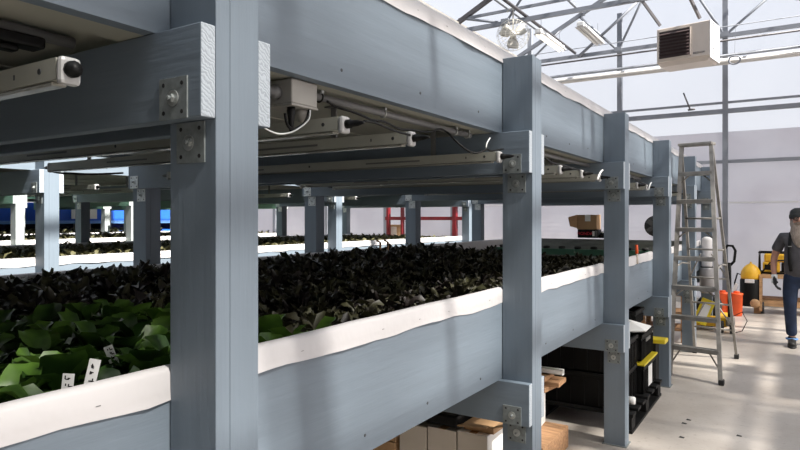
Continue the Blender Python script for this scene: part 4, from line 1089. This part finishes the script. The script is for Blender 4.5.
old = body.data; tmp = fb.build('body_tmp', fix=False); body.data = tmp.data; bpy.data.objects.remove(tmp)
# gloves: palm and five fingers each
for (w0, hd, s) in hands:
    fwd = Vector((0, -1, 0)); fwd = (fwd-hd*fwd.dot(hd)).normalized(); side = hd.cross(fwd)
    inward = Vector((-s, 0, 0)); inward = (inward-hd*inward.dot(hd)).normalized()
    gb = MB()
    gb.tube([w0-hd*.03, w0, w0+hd*.02], .036, 'capwhite', 10, r1=.034)
    g_o = gb.build('glove_cuff', man)
    vv = [w0, w0+hd*.045, w0+hd*.085]; ee = [(0, 1), (1, 2)]; rr = [(.028), (.030), (.028)]
    g = skin_mesh('glove', [w0]+[w0+hd*.04+fwd*q*.022 for q in (-1, 0, 1)]+[w0+hd*.085+fwd*q*.03 for q in (-1, 0, 1)],
                  [(0, 2), (2, 1), (2, 3), (1, 4), (2, 5), (3, 6)], [.026, .019, .022, .019, .016, .018, .016], 'glove', man)
    bpy.context.view_layer.update(); bake(g)
    tot = MB(); tot.lathe((0, 0, 0), [(.6, -.05), (.9, .0), (1.0, .45), (1.0, .8), (.75, 1.0), (.0001, 1.03)], 'glove', 14)
    tot.v = [tuple(w0+hd*(v[2]*.098)+fwd*(v[0]*.046)+inward*(v[1]*.021)) for v in tot.v]
    tot.add([tuple(v.co) for v in g.data.vertices], [tuple(p.vertices) for p in g.data.polygons], 'glove', True)
    for k, (off, L) in enumerate(((.035, .084), (.012, .094), (-.012, .088), (-.035, .070))):
        b0 = w0+hd*.080+fwd*off
        p1 = b0+hd*L*.42+inward*.006; p2 = p1+hd*L*.32+inward*L*.22; p3 = p2+hd*L*.14+inward*L*.26
        tot.tube([b0-hd*.02, b0, p1, p2, p3], .0125, 'glove', 8, r1=.0095); tot.ball(p3, .0098, 'glove', 8, 6)
    b0 = w0+hd*.03+fwd*.028
    p1 = b0+fwd*.022+hd*.024+inward*.012; p2 = p1+hd*.030+inward*.014+fwd*.006
    tot.tube([b0-fwd*.01, b0, p1, p2], .0135, 'glove', 8, r1=.010); tot.ball(p2, .0105, 'glove', 8, 6)
    tot.ball(w0+hd*.06-inward*.028, (.012, .022, .02), 'capwhite')
    t_ = tot.build('g_tmp', fix=False); g.data = t_.data; bpy.data.objects.remove(t_)
# t-shirt
V, E, RD = [], [], []
a = chain([((0, -.0, .86), (.172, .15)), ((0, -.01, .95), (.178, .158)), ((0, -.035, 1.08), (.18, .165)), ((0, -.02, 1.24), (.172, .14)), ((0, 0, 1.36), (.14, .105)), ((0, 0, 1.425), .072)])
for s in (-1, 1): chain([((s*.17, 0, 1.362), .078), ((s*.232, .02, 1.235), .071), ((s*.25, .025, 1.18), .068)], 4)
tee = skin_mesh('t_shirt', V, E, RD, 'tee', man); bpy.context.view_layer.update(); bake(tee)
# jeans
V, E, RD = [], [], []
chain([((0, .0, .97), (.165, .145)), ((0, 0, .86), (.155, .125))])
chain([((-.088, 0, .80), .105), ((-.097, -.03, .66), .092), ((-.097, -.05, .48), .076), ((-.087, .0, .28), .070), ((-.077, .03, .115), .066)], 1)
chain([((.088, 0, .80), .105), ((.102, .0, .66), .092), ((.112, .02, .48), .076), ((.112, .10, .28), .070), ((.112, .16, .14), .066)], 1)
je = skin_mesh('jeans', V, E, RD, 'jeans', man); bpy.context.view_layer.update(); bake(je)
q = MB(); q.torus((-.077, .03, .085), .058, .012, 'ltblue', 'z', 20, 6); q.build('jeans_cuff', man)
# boots
for (x, y) in ((-.077, .0), (.112, .14)):
    V, E, RD = [], [], []
    chain([((x, y+.04, .13), .055), ((x, y+.03, .062), .052), ((x, y-.06, .050), (.048, .045)), ((x-.004, y-.15, .042), (.046, .038)), ((x-.004, y-.19, .038), (.034, .028))])
    bo = skin_mesh('boot', V, E, RD, 'boot', man); bpy.context.view_layer.update(); bake(bo)
    q = MB(); q.lathe((0, 0, 0), [(.5, 0), (.5, 1)], 'rubber', 20)
    q.v = [(x+v[0]*.10, y-.07+v[1]*.30, v[2]*.022) for v in q.v]; q.build('sole', bo)
# beanie
q = MB(); q.lathe((0, .0, 1.615), [(.104, -.015), (.110, 0), (.110, .035), (.103, .038), (.104, .06), (.090, .095), (.055, .118), (.0001, .124)], 'hat', 24)
hat = q.build('beanie', man); hat.data.transform(Matrix.Translation((0, .0, 1.615)) @ Matrix.Rotation(-.10, 4, 'X') @ Matrix.Translation((0, 0, -1.615)))
# beard and hair
q = MB(); vs = []; fs = []; n, k = 9, 16
for i in range(n):
    s = i/(n-1); z = 1.575-.30*s; wd = (.088, .092, .094, .095, .092, .084, .072, .055, .022)[i]; dp = .045*(1-s*.4)+.012
    cy_ = -.062-.055*s if s < .5 else -.090-.03*s
    for j in range(k):
        a = 2*PI*j/k; wob = 1+.05*math.sin(j*5+i*2)
        zz = z + (.035*abs(math.cos(a)) if i == 0 else 0)
        vs.append((wd*math.cos(a)*wob, cy_+dp*math.sin(a)*wob, zz))
for i in range(n-1):
    for j in range(k): fs.append((i*k+j, i*k+(j+1) % k, (i+1)*k+(j+1) % k, (i+1)*k+j))
fs.append(tuple(range((n-1)*k, n*k))); fs.append(tuple(range(k)))
q.add(vs, fs, 'beard', True); q.v = [(v[0], v[1]+(.0 if v[2] < 1.545 else .02), v[2]-.03) for v in q.v]
q.tube([(-.05, -.105, 1.535), (-.02, -.118, 1.55), (0, -.117, 1.547), (.02, -.118, 1.55), (.05, -.105, 1.535)], .011, 'beard', 8)
for s in (-1, 1): q.ball((s*.083, -.02, 1.54), (.018, .04, .045), 'beard')
q.build('beard', man)
# glasses
q = MB()
for s in (-1, 1):
    q.torus((s*.036, -.114, 1.600), .027, .0028, 'black', 'y', 18, 6, (1, .8)); q.tube([(s*.062, -.112, 1.604), (s*.09, -.07, 1.604), (s*.092, .0, 1.600)], .0028, 'black', 6)
q.tube([(-.010, -.116, 1.604), (.010, -.116, 1.604)], .0028, 'black', 6); q.build('glasses', man)
# suspenders
for s in (-1, 1):
    q = MB(); P = [(s*.09, -.155, .95), (s*.105, -.198, 1.06), (s*.11, -.172, 1.20), (s*.10, -.125, 1.33), (s*.09, -.06, 1.435), (s*.085, .03, 1.435), (s*.07, .13, 1.28), (s*.05, .165, 1.08), (s*.05, .14, .95)]
    vs = []; 
    for p in P: vs += [(p[0]-.018, p[1], p[2]), (p[0]+.018, p[1], p[2])]
    q.add(vs, [(2*i, 2*i+1, 2*i+3, 2*i+2) for i in range(len(P)-1)], 'black', True); o = q.build('suspender_strap', man, fix=False); o.modifiers.new('s', 'SOLIDIFY').thickness = .008
    MB().box(s*.10-.02, s*.10+.02, -.190, -.180, 1.255, 1.262, 'steel').build('strap_buckle', man)
